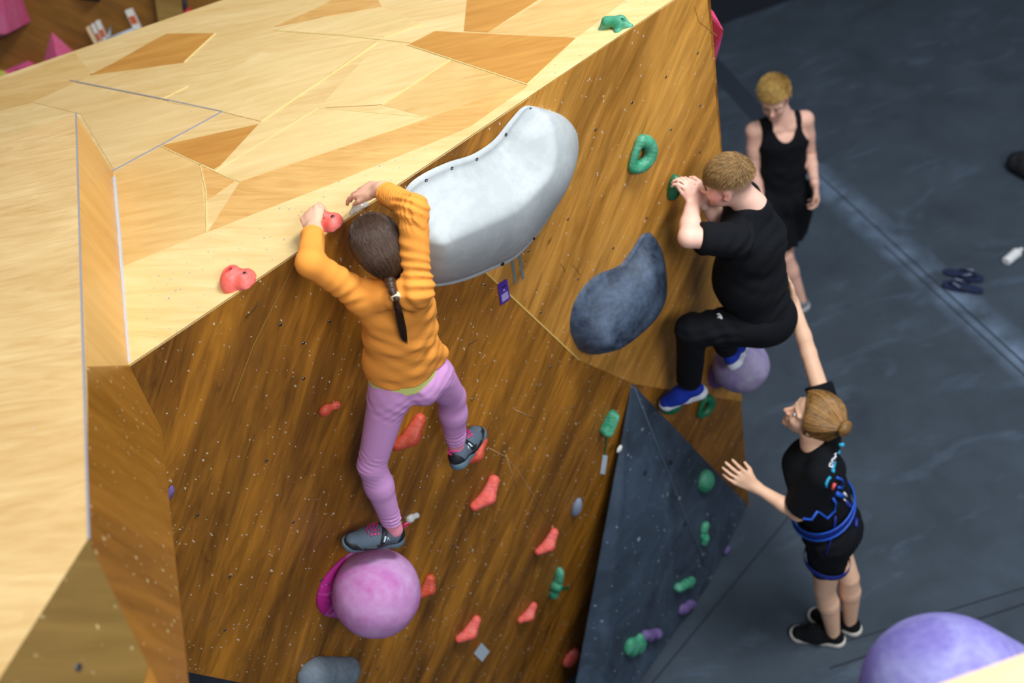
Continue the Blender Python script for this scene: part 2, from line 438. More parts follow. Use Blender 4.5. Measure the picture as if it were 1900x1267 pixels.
tag(o, 'small red hold on the far wall beside the slate blue strip', 'climbing hold')
# striped boards on a bracket against the far wall
br = empty('board_rack', far(215, 70, .1), 'white boards with orange marks joined by a pale rail on the far wall', 'rack')
wb = plain('white_board_paint', (226, 222, 212), .5); cb = plain('cream_board_paint', (232, 200, 160), .5)
ob = plain('orange_mark', (205, 96, 50), .5); gb = plain('grey_rail_paint', (176, 184, 190), .4)
def board(a, b, wd, m, h=.2, mark=None):
    p, q = far(*a, h), far(*b, h); d = unit(q - p); s = unit(np.cross(d, V(0, -1, 0))) * wd / 2
    x = prism('board', [p - s, q - s, q + s, p + s], V(0, -1, 0), .03, m, br)
    if mark:
        c = p + (q - p) * mark; e = d * .025
        prism('mark', [c - s * .8 - e + V(0, -.002, 0), c - s * .8 + e + V(0, -.002, 0), c + s * .8 + e + V(0, -.002, 0), c + s * .8 - e + V(0, -.002, 0)], V(0, -1, 0), .002, ob, x)
board((163, 52), (184, 92), .022, cb)
board((172, 47), (192, 90), .022, wb, mark=.5)
board((181, 41), (200, 84), .028, wb, mark=.48)
board((239, 20), (259, 62), .046, wb, mark=.4)
tube('rail', [far(198, 75, .2), far(252, 54, .2)], .014, gb, br)
for x, y in ((200, 76), (250, 56)): tube('bracket', [far(x, y, .2), far(x, y, .2) + V(0, .2, 0)], .012, gb, br)
# ------------------------------------------------------------------ the boulder
brown = wood('stained_plywood', (88, 50, 3), (184, 122, 32), radians(48), .42, .55, blot=.9, sw=1.2, streak=.62, dirt=(140, 92, 48))
brown2 = wood('stained_plywood_light', (144, 92, 20), (220, 160, 72), radians(48), .42, .36, blot=.7, sw=1.2, streak=.6, seed=3)
brown3 = wood('glossy_brown_plywood', (118, 76, 18), (170, 116, 42), radians(70), .3, .45, (225, 205, 150), blot=.6)
pale = wood('pale_birch_plywood', (208, 168, 100), (234, 206, 148), .35, .36, .0, blot=.5, sw=1.6)
pale_e = wood('pale_birch_edge_board', (214, 178, 110), (238, 212, 154), .52, .36, .55, (150, 150, 156), blot=.4, sw=.8)
pale_b = wood('pale_birch_block', (198, 156, 92), (230, 198, 140), .25, .34, .12, (190, 180, 160), blot=.5, sw=2.2)
pale_s = wood('pale_side_board', (198, 146, 70), (228, 182, 108), 1.3, .26, .04, blot=.3)
tan = wood('tan_front_board', (88, 66, 18), (120, 92, 36), .7, .4, .3, (190, 170, 120), blot=.6)
def w2(a, b): return WO + E1 * a + E2 * b
cw = empty('climbing_wall', V(.3, 3.0, 0), 'stained plywood climbing boulder with an overhanging brown face and a pale patchwork top', 'climbing wall')
P3 = top(240, 678); TR = wall(1315, -43.6)
BR = wall(1390, 945); BR = BR + E2 * (BR[2] / -E2[2])
def zpt(a, z): b = (WO[2] - z) / -E2[2]; return w2(a, b)
a450 = (wall(450, 1267) - WO) @ E1
wallpts = [P3, TR, BR, zpt(a450 + .82, 0.0), wall(450, 1267), wall(355, 1248), wall(215, 1220)]
prism('front_face', wallpts, N, .02, brown, cw, ax=(E1, E2))
# lighter upper right panels, let in flush and edged with pale filler
fill = plain('yellow_filler', (206, 172, 92), .6)
greyf = plain('grey_caulk', (150, 150, 158), .6)
def wp(pts, h): return [wall(*p) + N * h for p in pts]
prism('face_panel', wp([(985, 178), (1309, -38), (1377, 745), (1176, 712), (1075, 668), (880, 485), (900, 300)], .0012), N, .0012, brown2, cw, ax=(E1, E2))
def seam(name, pts, fn, n, wd, m, h=.0018, parent=cw):
    P_ = [fn(*p) for p in pts]
    for i in range(len(P_) - 1):
        a, b = P_[i], P_[i + 1]; d = unit(b - a); s = np.cross(n, d) * wd / 2
        prism(name, [a - s + n * h, b - s + n * h, b + s + n * h, a + s + n * h], n, h, m, parent)
seam('filler_seam', [(880, 485), (1075, 668)], wall, N, .006, fill)
seam('filler_seam', [(548, 485), (470, 640), (430, 745)], wall, N, .0035, plain('brown_filler', (150, 112, 48), .6))
seam('filler_seam', [(1288, 12), (1296, 40), (1330, 66)], wall, N, .003, plain('faint_joint', (150, 100, 44), .6))
# the pale top
YB = top(200, 73)[1]; BKR = V(1.6, YB, ZT); BKL = V(-3.6, YB, ZT)
prism('top_face', [P3, TR, BKR, BKL, V(-3.6, 2.1, ZT), V(P3[0] - .25, 2.1, ZT)], Z3, .003, pale, cw)
TP = [  # patches of the top: outline and wood
 ('a', [(758, 83), (807, 58), (1071, 71), (979, 157)]), ('a', [(297, 271), (500, 226), (575, 207), (397, 314)]),
 ('a', [(166, 140), (210, 118), (284, 76), (310, 63), (400, 62), (342, 116)]), ('a', [(861, 58), (869, -20), (1030, -20), (905, 60)]),
 ('b', [(510, 50), (605, 8), (640, -20), (690, -20), (709, 13), (600, 32)]),
 ('b', [(385, 432), (445, 338), (798, 219), (900, 180), (979, 157), (965, 182), (880, 232), (612, 344)]),
 ('c', [(214, 318), (297, 274), (372, 305), (383, 432), (225, 497)]), ('b', [(372, 305), (436, 336), (385, 372)]),
 ('d', [(485, 226), (592, 201), (798, 219), (445, 338), (400, 318)]),
 ('d', [(592, 201), (709, 74), (836, 112), (709, 195)]), ('c', [(709, 195), (836, 112), (979, 157), (900, 180), (798, 219)]),
 ('d', [(600, 32), (709, 13), (784, 45), (713, 69), (510, 57)]), ('c', [(0, 150), (140, 100), (172, 138), (60, 190), (0, 205)]),
 ('e', [(130, 160), (413, 208), (297, 271), (212, 316), (150, 212), (60, 190)]),
 ('d', [(310, 190), (485, 100), (592, 95), (700, 76), (485, 226), (413, 208)]),
 ('c', [(905, 60), (1010, 0), (1150, 0), (1185, 0), (1071, 71)]),
]
pm = {'a': wood('honey_ply_patch', (178, 118, 46), (210, 154, 74), .2, .36, 0., blot=.5, sw=.8),
      'b': wood('figured_ply_patch', (196, 142, 72), (228, 184, 112), .55, .36, .1, (190, 180, 165), blot=.4, sw=2.5),
      'c': wood('buff_ply_patch', (200, 158, 88), (226, 190, 126), .3, .36, 0., blot=.5, sw=1.5, seed=2),
      'd': wood('cream_ply_patch', (212, 178, 112), (236, 208, 150), .15, .36, 0., blot=.5, sw=1.2, seed=5),
      'e': wood('light_ply_patch', (210, 172, 106), (232, 202, 144), .25, .34, .05, (170, 170, 175), blot=.4, sw=1.2, seed=7)}
for i, (k, pts) in enumerate(TP):
    hgt = .0010 + .00035 * (i % 5)
    prism('top_patch', [top(*p) + Z3 * hgt for p in pts], Z3, .001, pm[k], cw)
edge = [(225, 497), (385, 432), (612, 344), (870, 238), (985, 158), (1071, 71), (1190, -20), (1330, -60)]
prism('edge_board', [top(*p) + Z3 * .0028 for p in edge] + [TR + Z3 * .0028, P3 + Z3 * .0028], Z3, .001, pale_e, cw)
PYF = plain('pale_yellow_filler', (222, 204, 140), .6)
for pts in ([(510, 57), (640, 67), (762, 80)], [(757, 84), (979, 158)], [(836, 112), (709, 195)], [(592, 201), (400, 318)], [(592, 201), (798, 219)],
            [(709, 74), (485, 226)], [(979, 157), (1071, 71)], [(297, 271), (436, 336)], [(372, 305), (383, 355), (384, 432)],
            [(400, 62), (342, 116)], [(784, 45), (713, 69)], [(300, 185), (350, 160)]):
    seam('filler_seam', pts, top, Z3, .0032, PYF, .0036)
seam('caulk_seam', [(130, 150), (300, 184), (413, 208), (297, 271), (210, 318)], top, Z3, .004, greyf, .0045)
seam('caulk_seam', [(213, 330), (222, 430), (231, 560), (240, 674)], top, Z3, .009, plain('white_caulk', (196, 200, 212), .5), .006)
# unseen sides that carry and close the boulder
side_m = wood('side_plywood', (120, 78, 24), (160, 112, 48), .4, .5)
bk = V(.25, 1.1, 0)
nr = unit(np.cross(bk, TR - BR)); nr = nr if nr[0] > 0 else -nr
prism('side_face', [TR, BR, BR + bk, TR + bk], nr, .02, side_m, cw)
# ------------------------------------------------------------------ block standing on the boulder at the left
m0 = top(210, 320); mm = V(P3[1] - m0[1], -(P3[0] - m0[0]), 0); mm = unit(mm); mm = mm if mm[0] > 0 else -mm
def sd(px, py): return on(px, py, P3, mm)
bl = empty('plywood_block', V(-1.3, 1.9, ZT), 'big pale plywood block with a flat top and a glossy side, nearest at the left', 'plywood volume')
Q1 = top(140, 210, ZB); Q6 = top(163, 1000, ZB); Q0 = top(0, 1257, ZB); Q00 = Q0 + (Q0 - Q6) * 2.0
prism('block_top', [Q1, Q6, Q00, V(-3, Q00[1], ZB), V(-3, Q1[1], ZB)], Z3, .018, pale_b, bl)
q7 = sd(163, 680)
prism('block_side', [Q1, sd(148, 400), q7, P3, m0], mm, .018, pale_s, bl, ax=(V(0, 1, 0), Z3))
q5 = sd(350, 1267); q4 = sd(300, 797); q5b = q5 + (q5 - q4) * .6; qf = sd(290, 1267); qfb = qf + (qf - Q6) * .8
prism('block_lower_side', [q7, Q6, qfb, q5b, q4, P3], mm, .018, brown3, bl, ax=(V(0, 1, 0), Z3))
nf = np.cross(Q0 - Q6, qf - Q6); nf = unit(nf); nf = nf if nf[1] < 0 else -nf
prism('block_front', [Q6, Q00, Q00 + (qfb - Q6), qfb], nf, .018, tan, bl)
def qx(px): return Q6 + (top(0, 1257, ZB) - Q6) * ((163 - px) / 163)
prism('front_batten', [qf + nf * .004 + (qf - Q6) * -.12, qf + (qf - Q6) * .5 + nf * .004, qf + (qf - Q6) * .5 + (Q0 - Q6) * .5 + nf * .004, qf + (Q0 - Q6) * .35 + nf * .004], nf, .004, brown3, bl)
gcm = greyf
for a, b in ((Q1, Q6),):
    d = unit(b - a); s = V(1, 0, 0) * .0035
    prism('corner_caulk', [a - s * .2 + Z3 * .001, b - s * .2 + Z3 * .001, b + s + Z3 * .001, a + s + Z3 * .001], Z3, .004, gcm, bl)
holes = plain('bolt_hole_dark', (20, 20, 22), .6); steel = plain('t_nut_steel', (150, 152, 156), .3, 1.)
c = on(145, 1238, Q6, nf); disc('bolt_hole', c + nf * .002, nf, .007, .002, steel, bl, hole=.005, hm=holes)
# bolt holes in the face
for p in [(563, 636), (494, 854), (366, 955), (426, 1069), (417, 1168), (544, 968), (611, 596), (563, 702), (520, 602), (1104, 240), (1172, 190), (1235, 142), (1294, 98), (1244, 240), (1298, 195), (1298, 282),
          (1053, 406), (898, 528), (1072, 517), (1137, 460), (1199, 404), (980, 465), (1003, 579), (810, 600), (876, 740), (780, 905), (965, 865), (1062, 756), (1021, 680), (1338, 880), (1300, 690), (842, 1088),
          (955, 1090), (1095, 1020), (915, 1000), (757, 1183), (700, 1240), (840, 1010), (595, 1075)]:
    disc('bolt_hole', wall(*p) + N * .0015, N, .0052, .0015, steel, cw, seg=12, hole=.0038, hm=holes)
sc_m = plain('dark_scuff', (70, 52, 30), .8)
# pale scratches in the varnish
scr = plain('pale_scratch', (176, 140, 96), .7)
for pts in ([(905, 830), (940, 848), (965, 880), (985, 912), (1012, 958)], [(938, 842), (950, 880), (958, 905)], [(955, 760), (990, 775)]):
    tube('scratch', [wall(*p) + N * .0006 for p in pts], .0016, scr, cw, seg=4, flat=N)
for a, b in (((1048, 505), (1040, 490)), ((980, 572), (1005, 505)), ((1075, 510), (1062, 492)), ((868, 640), (886, 628)), ((455, 590), (480, 560))):
    tube('scuff', [wall(*a) + N * .0006, wall((a[0] + b[0]) / 2 + 2, (a[1] + b[1]) / 2) + N * .0006, wall(*b) + N * .0006], .0016, sc_m, cw, seg=4, flat=N)
# pink volume on the hidden side, behind the right edge
def ps(px, py, D): return at(px, py, D)
pyramid('climbing_volume', [ps(1300, 10, 3.85), ps(1300, 140, 4.1), ps(1321, 16, 3.8), ps(1326, 126, 4.05)], [ps(1343, 56, 3.75), ps(1341, 62, 3.8)], pink_l,
        'hot pink volume jutting out behind the right edge of the brown wall')
# purple volume and pale panel of the next boulder, near the camera
pur = rubber('purple_volume_paint', (112, 104, 176), (166, 170, 214), .6, 6)
def nb(px, py, D): return at(px, py, D)
F = Field(V(.2, .2, 2.0), V(2.4, 2.4, 4.2), .012)
F = None
F = Field(V(.0, .4, 2.2), V(2.6, 2.6, 3.9), .014)
c1, c2 = at(1762, 1292, 2.05), at(2010, 1400, 2.2)
F.cone(c1, c2, .172, .15, .02, V(0, 0, 1), .9); F.cone(c1 + V(0, .02, -.12), c2 - Z3 * .2, .16, .15, .08)
tag(solid('climbing_volume', F, pur, sm=3), 'big rounded lilac volume close to the camera at the bottom right corner', 'volume')
ZP = 3.42
prism('neighbouring_boulder', [top(1735, 1272, ZP), top(1905, 1211, ZP), top(2100, 1140, ZP), top(2100, 1500, ZP), top(1700, 1500, ZP)], Z3, .03, pale_b)
tag(bpy.data.objects['neighbouring_boulder'], 'blurred pale plywood edge in the bottom right corner, in front of the lilac volume', 'panel')
# ---------------------------------------------------------------- grey faceted volume
slate = rubber('slate_volume_paint', (38, 50, 64), (104, 124, 148), .42, 3.5, .55, .6)
def slate_mat():
    g = G('slate_volume_ply'); co = g.n('TexCoord').outputs['Object']; uv = g.n('TexCoord').outputs['UV']
    a = g.noise(co, 3, 6, 1.0, .65)
    c = g.ramp(a, [(.35, s2l((40, 51, 64))), (.75, s2l((74, 92, 112)))])
    for sc, th, f in ((12, .08, .5), (22, .10, .4), (40, .11, .3)):
        vo = g.n('TexVoronoi', {'Vector': uv, 'Scale': float(sc)}); sp = g.n('SeparateColor', {0: vo.outputs['Color']})
        m = g.math('MULTIPLY', g.math('GREATER_THAN', sp.outputs[0], 1 - f), g.math('LESS_THAN', vo.outputs['Distance'], g.math('MULTIPLY', sp.outputs[1], th * 1.7)))
        c = g.mix(g.math('MULTIPLY', m, .75), c, s2l((160, 176, 190)))
    g.set('Base Color', c); g.set('Roughness', .6); g.bump(g.noise(co, 120, 3), .2, .001); return g.m
slm = slate_mat()
GA = wall(1172, 708); GM = floor_at(1318, 1078, .03); GK = floor_at(1185, 1267, .03); GK2 = floor_at(1108, 1376, .03); GK3 = floor_at(1045, 1390, .03)
GL = wall(1068, 1262); GL[2] = max(GL[2], .03); GL = zpt((GL - WO) @ E1, .03); GC = wall(1390, 945) ; GC = zpt((GC - WO) @ E1 - .01, .03)
gv = pyramid('climbing_volume', [GA + N * .001, GL + E1 * .1, GC], [GM, GK2, GK3], slm,
             'large dark slate triangular volume running from a sharp top down to the floor mat')
gn = unit(np.cross(GK2 - GA, GM - GA)); gn = gn if gn @ N > 0 else -gn
gn2 = unit(np.cross(GC - GA, GM - GA)); gn2 = gn2 if gn2 @ N > 0 else -gn2
def vol(px, py, h=0): return on(px, py, GA + gn * h, gn)
def vol2(px, py, h=0): return on(px, py, GA + gn2 * h, gn2)
tube('ridge_chalk', [GA + (GM - GA) * t + gn * .003 for t in (.02, .3, .6, .9)], .0022, plain('chalked_ridge', (92, 110, 132), .8), gv, seg=6)
for p in ((1244, 858), (1196, 877), (1270, 972)): disc('bolt_hole', vol(*p) + gn * .002, gn, .012, .003, plain('hole_rim', (24, 32, 42), .6), gv, seg=12, hole=.008, hm=holes)
# ---------------------------------------------------------------- moulded volumes lofted between two rims
def smooth_curve(P_, n):
    P_ = np.asarray(P_, float); k = len(P_)
    d = np.r_[0, np.cumsum(np.linalg.norm(np.diff(P_, axis=0), axis=1))]; t = np.linspace(0, d[-1], n)
    # catmull-rom through arc length
    out = []
    for x in t:
        i = min(np.searchsorted(d, x, 'right') - 1, k - 2); u = (x - d[i]) / (d[i + 1] - d[i])
        p0 = P_[max(i - 1, 0)]; p1 = P_[i]; p2 = P_[i + 1]; p3 = P_[min(i + 2, k - 1)]
        out.append(.5 * (2 * p1 + (p2 - p0) * u + (2 * p0 - 5 * p1 + 4 * p2 - p3) * u * u + (3 * p1 - p0 - 3 * p2 + p3) * u ** 3))
    return np.array(out)
def macro(name, Tp, Bp, H, prof, env, m, ns=70, nq=46, rim=.05, skew=None):
    T = smooth_curve([wall(*p) for p in Tp], ns); B = smooth_curve([wall(*p) for p in Bp], ns)
    vs = []; fs = []
    for i in range(ns):
        s_ = i / (ns - 1)
        for j in range(nq):
            q = j / (nq - 1); d = T[i] * (1 - q) + B[i] * q
            ee = min(max(min(s_, 1 - s_) / .045, 0), 1)
            h = .012 * ee + H * env(s_) * prof(q, s_)
            if j in (0, nq - 1): h = .001
            vs.append(d + N * h + (skew(q, s_) if skew is not None else 0))
    for i in range(ns - 1):
        for j in range(nq - 1):
            a = i * nq + j; fs.append((a, a + 1, a + nq + 1, a + nq))
    nn = np.cross(vs[5 * nq + 6] - vs[5 * nq + 5], vs[6 * nq + 5] - vs[5 * nq + 5])
    if nn @ N < 0: fs = [f[::-1] for f in fs]
    o = mesh(name, vs, fs, m)
    return o, T, B
def sst(a, b, x): t = min(max((x - a) / (b - a), 0), 1); return t * t * (3 - 2 * t)
white = rubber('white_fibreglass', (164, 172, 174), (204, 211, 212), .5, 4, .6, .4)
wT = [(744, 425), (742, 380), (756, 345), (785, 322), (830, 301), (876, 286), (915, 260), (945, 224), (972, 197), (1000, 199)]
wB = [(744, 425), (752, 478), (775, 515), (800, 531), (850, 524), (905, 503), (962, 473), (1020, 400), (1062, 320), (1070, 255), (1045, 216), (1000, 199)]
def wp0(q):
    t = min(max((q - .04) / .27, 0), 1); up = .02 + .98 * (t ** 1.5)
    x = min(max((q - .31) / .65, 0), 1)
    return up * (1 - x ** 2.1) ** .95
def wprof(q, s): return sum(wp0(q + d) for d in (-.045, -.03, -.015, 0, .015, .03, .045)) / 7 if .07 < q < .93 else wp0(q) * (1 if q < .5 else .6)
def wenv(s): return (sst(0.0, .22, s)) ** .8 * (sst(0, .34, 1 - s)) ** .85
WH, T_, B_ = macro('climbing_volume', wT, wB, .145, wprof, wenv, white, ns=90, nq=60)
tag(WH, 'large pale grey moulded scoop volume beside the girl, hung just under the top edge', 'volume')
bolt_m = plain('dark_bolt', (44, 48, 54), .4, .6)
for k, t in ((14, .05), (26, .035), (38, .035), (50, .035), (66, .03), (80, .1)):
    c = T_[k] * (1 - t) + B_[k] * t; disc('bolt', c + N * .0135, N, .0055, .003, bolt_m, WH, seg=12, hole=.003, hm=holes)
c = B_[38] * .965 + T_[38] * .035; disc('bolt', c + N * .014, N, .007, .003, bolt_m, WH, seg=12, hole=.004, hm=holes)
c = B_[48] * .97 + T_[48] * .03; disc('bolt', c + N * .014, N, .005, .003, bolt_m, WH, seg=12, hole=.003, hm=holes)
navy = rubber('navy_fibreglass', (27, 38, 56), (112, 134, 162), .62, 6, .55, .7)
nT = [(1072, 648), (1058, 615), (1060, 575), (1078, 537), (1106, 510), (1148, 492), (1172, 462), (1190, 436), (1206, 431)]
nB = [(1072, 648), (1092, 652), (1125, 636), (1172, 622), (1212, 592), (1234, 548), (1234, 500), (1224, 460), (1206, 431)]
NH, T2, B2 = macro('climbing_volume', nT, nB, .12, lambda q, s: sst(0, .42, q) ** .8 * (1 - sst(.55, 1.0, q) ** 1.3), lambda s: (sst(0, .25, s)) ** .7 * sst(0, .5, 1 - s) ** .7, navy)
tag(NH, 'dark navy kidney shaped moulded volume in the middle of the brown wall', 'volume')
disc('bolt', T2[24] * .9 + B2[24] * .1 + N * .03, N, .006, .004, bolt_m, NH, seg=12)
# tape and route tags
gt = plain('grey_tape', (92, 106, 112), .7)
for a, b in (((949, 482), (956, 525)), ((963, 474), (970, 517))):
    p, q = wall(*a), wall(*b); d = unit(q - p); s = np.cross(N, d) * .0055
    o = prism('tape_strip', [p - s + N * .003, p + s + N * .003, q + s + N * .003, q - s + N * .003], N, .0012, gt)
    tag(o, 'short grey tape strip below the pale scoop volume, %s of the pair' % ('left' if a[0] < 955 else 'right'), 'tape', 'grey tape pair')
pt = plain('purple_card', (70, 40, 140), .5)
cn = [wall(922, 527), wall(939, 516), wall(946, 553), wall(928, 566)]
tg = tag(prism('route_tag', [p + N * .004 for p in cn], N, .0015, pt), 'small purple route card with dark lettering under the pale scoop volume', 'sign')
def incard(u, v, h=.0046): return (cn[0] * (1 - u) + cn[1] * u) * (1 - v) + (cn[3] * (1 - u) + cn[2] * u) * v + N * h
prism('pale_square', [incard(.2, .56), incard(.85, .56), incard(.85, .9), incard(.2, .9)], N, .0005, plain('lavender_print', (150, 140, 190), .6), tg)
disc('screw', incard(.52, .42), N, .0042, .001, plain('screw_grey', (150, 150, 150), .4), tg, seg=12)
tc = bpy.data.curves.new('lettering', 'FONT'); tc.body = 'TOP'; tc.size = .012; tc.extrude = .0003; tc.align_x = 'CENTER'
tm = plain('black_print', (14, 10, 24), .6); tc.materials.append(tm)
tmp = bpy.data.objects.new('tmp', tc); COL.objects.link(tmp); bpy.context.view_layer.update()
tme = bpy.data.meshes.new_from_object(tmp.evaluated_get(bpy.context.evaluated_depsgraph_get())); tme.name = 'lettering'
bpy.data.objects.remove(tmp); to = bpy.data.objects.new('lettering', tme); COL.objects.link(to); to.parent = tg
xx = unit(cn[1] - cn[0]); yy = np.cross(N, xx)
Mt = Matrix.Identity(4); pc = incard(.52, .3, .005) - wloc(tg)
for i in range(3): Mt[i][0] = xx[i]; Mt[i][1] = yy[i]; Mt[i][2] = N[i]; Mt[i][3] = pc[i]
to.matrix_local = Mt
wt = plain('white_card', (188, 200, 212), .5)
def card(c4, label, group=None, surf=wall, n=N):
    c = [surf(*p) + n * .003 for p in c4]
    return tag(prism('route_tag', c, n, .0012, wt), label, 'sign')
card([(893, 1192), (908, 1208), (894, 1227), (879, 1212)], 'white diamond-set route card on the wall just below a coral hold near the bottom')
card([(1118, 843), (1127, 845), (1122, 880), (1113, 878)], 'white upright route card at the end of the green tape strip')
ft = plain('green_tape', (16, 88, 54), .6); ot = plain('orange_tape', (176, 66, 20), .6)
def tape(a, b, wd, m, label, n=N, surf=wall):
    p, q = surf(*a), surf(*b); d = unit(q - p); s = np.cross(n, d) * wd / 2
    return tag(prism('tape_strip', [p - s + n * .0025, p + s + n * .0025, q + s + n * .0025, q - s + n * .0025], n, .001, m), label, 'tape')
tape((1125, 808), (1121, 845), .011, ft, 'green tape strip hanging from the green hold left of the slate volume')
tape((1042, 1092), (1055, 1090), .02, ft, 'short green tape tab beside the thin upright green hold')
tape((886, 1190), (880, 1200), .012, ot, 'orange tape tab between the coral hold and its white card')
# ---------------------------------------------------------------- holds
coral = rubber('coral_resin', (226, 84, 66), (240, 160, 160), .55, 14, .5, .6)
coral_d = rubber('deep_coral_resin', (196, 74, 48), (214, 120, 110), .35, 14, .5, .4)
green = rubber('green_resin', (24, 132, 92), (140, 196, 176), .5, 16, .5, .6)
green_d = rubber('dark_green_resin', (14, 96, 62), (60, 140, 110), .35, 16, .45, .4)
violet = rubber('violet_resin', (92, 72, 128), (140, 130, 170), .3, 16)
greyb = rubber('grey_blue_resin', (112, 124, 146), (150, 160, 178), .4, 14)
whiter = rubber('white_resin', (196, 200, 196), (160, 165, 165), .3, 14, .45)
steel2 = plain('bolt_steel', (130, 134, 140), .25, 1.)
def hold(kind, pa, pb, wr, hr, m, label, surf=wall, n=N, group=None, bend=1, h=.0024, bolts=((.15, .1),), lift=.4):
    """pa, pb: the two ends; wr, hr: half width and height as a share of the half length"""
    a0, b0 = surf(*pa), surf(*pb); L = np.linalg.norm(b0 - a0) / 2 * (1.14 if kind in ('bean', 'lump', 'pinch') else 1.04)
    c = surf((pa[0] + pb[0]) / 2, (pa[1] + pb[1]) / 2, L * hr * lift); c = c - n * L * hr * lift
    a = unit(b0 - a0); b = np.cross(n, a) * bend; W = L * wr; H = L * hr
    f = Field(c - L * 1.5 - H * .3, c + L * 1.5 + H * .3, h)
    P = lambda x, y, z: c + a * L * x + b * L * y + n * L * z
    ax = (a, b, n)
    if kind == 'jug2':
        f.ell(P(-.35, 0, .1), ax, (L * .68, W, H), .012); f.ell(P(.45, -.1, .05), ax, (L * .55, W * .78, H * .8), .014)
        f.ell(P(.05, .9 * wr, .35 * hr), ax, (L * .18, W * .3, H * .5), .01, sub=True)
        f.cone(P(-.38, .1, hr * .25), P(-.38, .1, hr * 1.6), .0105, .013, .004, sub=True)
        f.ell(P(.55, -.05, hr * .95), ax, (L * .26, W * .2, H * .25), .008, sub=True)
        bolts = ((-.38, .1, .28), (.58, -.1, .62))
    elif kind == 'bean':
        f.cone(P(-.72, -.25 * wr, hr * .2), P(-.1, .1 * wr, hr * .45), L * wr * .5, L * wr * .78, .012)
        f.cone(P(-.1, .1 * wr, hr * .45), P(.62, -.35 * wr, hr * .25), L * wr * .78, L * wr * .58, .012)
        f.ell(P(0, -1.15 * wr, hr * .95), ax, (L * .8, W * .7, H * .55), .014, sub=True)
    elif kind == 'egg':
        f.ell(P(0, 0, hr * .15), ax, (L, W, H * .9), .004)
    elif kind == 'ring':
        def rp(t):
            x = -cos(t); y = sin(t)
            return P(x * .74, (y * .80 if y > 0 else y * .22), hr * (.42 + .34 * max(y, 0)))
        for i in range(16):
            t0, t1 = 2 * pi * i / 16, 2 * pi * (i + 1) / 16
            k_ = .43 if sin((t0 + t1) / 2) > 0 else .24
            f.cone(rp(t0), rp(t1), W * k_, W * k_, .012)
        f.ell(P(-.74, .15 * wr, hr * .3), ax, (L * .24, W * .42, H * .6), .008)
    elif kind == 'slab':
        f.cone(P(-.55, 0, hr * .35), P(.5, .05 * wr, hr * .3), W * .95, W * .85, .012, n, H * 1.1 / W)
        f.ell(P(.1, -.9 * wr, hr * 1.2), ax, (L * .9, W * .6, H * .5), .014, sub=True)
    elif kind == 'arch':
        f.cone(P(-.45, .1, hr * .8), P(.35, .05, hr * .75), W * .62, W * .68, .012); f.cone(P(-.45, .1, hr * .8), P(-.85, .0, 0), W * .55, W * .35, .012)
        f.cone(P(.35, .05, hr * .7), P(.2, -.75 * wr, 0), W * .6, W * .5, .012); f.cone(P(.35, .05, hr * .6), P(.88, 0, 0), W * .5, W * .4, .012)
        f.ell(P(.55, -.1, hr * 1.0), ax, (L * .25, W * .16, H * .3), .006, sub=True)
    elif kind == 'lump':
        rn = random.Random(int(pa[0] * 7 + pa[1]))
        for i in range(6):
            t = -.7 + 1.4 * i / 5
            f.ell(P(t, rn.uniform(-.25, .25) * wr, hr * rn.uniform(.1, .4)), ax, (L * rn.uniform(.28, .42), W * rn.uniform(.6, .95), H * rn.uniform(.5, .8)), .008)
    elif kind == 'pinch':
        f.ell(P(-.4, 0, .1), ax, (L * .62, W, H), .014); f.ell(P(.5, .12, .1), ax, (L * .5, W * .72, H * .8), .014)
        f.ell(P(.12, .9 * wr, hr * .5), ax, (L * .25, W * .4, H * .7), .014, sub=True)
    f.half(c, -n)
    f.warp(lambda q: .0007 * np.sin(q[:, 0] * 170 + 3 * np.sin(q[:, 2] * 90)) * np.sin(q[:, 1] * 190 + q[:, 2] * 140))
    o = solid('climbing_hold', f, m, sm=2)
    tag(o, label, 'climbing hold', group)
    for bt in bolts:
        x, y = bt[:2]; z = bt[2] if len(bt) > 2 else hr * .82
        disc('bolt', P(x, y * (1 if len(bt) > 2 else wr), z) if len(bt) > 2 else P(x, y * wr, z), n, .0055, .002, steel2, o, seg=12, hole=.003, hm=holes)
    return o
hold('jug2', (412, 518), (470, 510), .98, .85, coral, 'coral two-lobed hold on the pale edge board, left of the girl, nobody touching it', topz, Z3)
hold('jug2', (578, 410), (632, 406), .95, .8, coral, 'coral two-lobed hold on the edge board gripped by the girl', topz, Z3)
clear = G('clear_resin'); clear.set('Base Color', (*s2l((206, 200, 192)), 1)); clear.set('Roughness', .18); clear.set('Transmission Weight', .45); clear.set('IOR', 1.35)
hold('bean', (648, 396), (682, 374), .42, .42, clear.m, 'translucent hold on the pale edge board directly above the girl\'s head', topz, Z3, 'clear holds on the edge', bolts=())
hold('bean', (680, 372), (704, 356), .48, .42, clear.m, 'translucent hold under the girl\'s free hand, touching the first clear hold', topz, Z3, 'clear holds on the edge', bolts=())
hold('pinch', (596, 767), (630, 748), .55, .5, coral_d, 'small coral hold on the brown wall left of the girl\'s raised thigh', bolts=((.5, .1),), bend=-1)
hold('bean', (738, 836), (792, 775), .46, .6, coral_d, 'long coral hold between the girl\'s legs', bend=-1, bolts=((-.2, .55),))
hold('bean', (862, 862), (905, 815), .5, .5, coral_d, 'deep coral hold under the girl\'s right shoe', bend=-1, bolts=((.1, .5),))
hold('bean', (883, 948), (928, 887), .44, .6, coral, 'coral crescent hold below the girl\'s right shoe', bend=-1, bolts=((-.1, .7),))
hold('bean', (1000, 1030), (1037, 985), .46, .6, coral, 'coral crescent hold right of centre, above the thin green one', bend=-1, bolts=((-.3, .6),))
hold('bean', (783, 1108), (806, 1070), .62, .6, coral_d, 'coral hold peeping out from behind the pink ball', bend=-1, bolts=((-.3, .5), (.4, .5)))
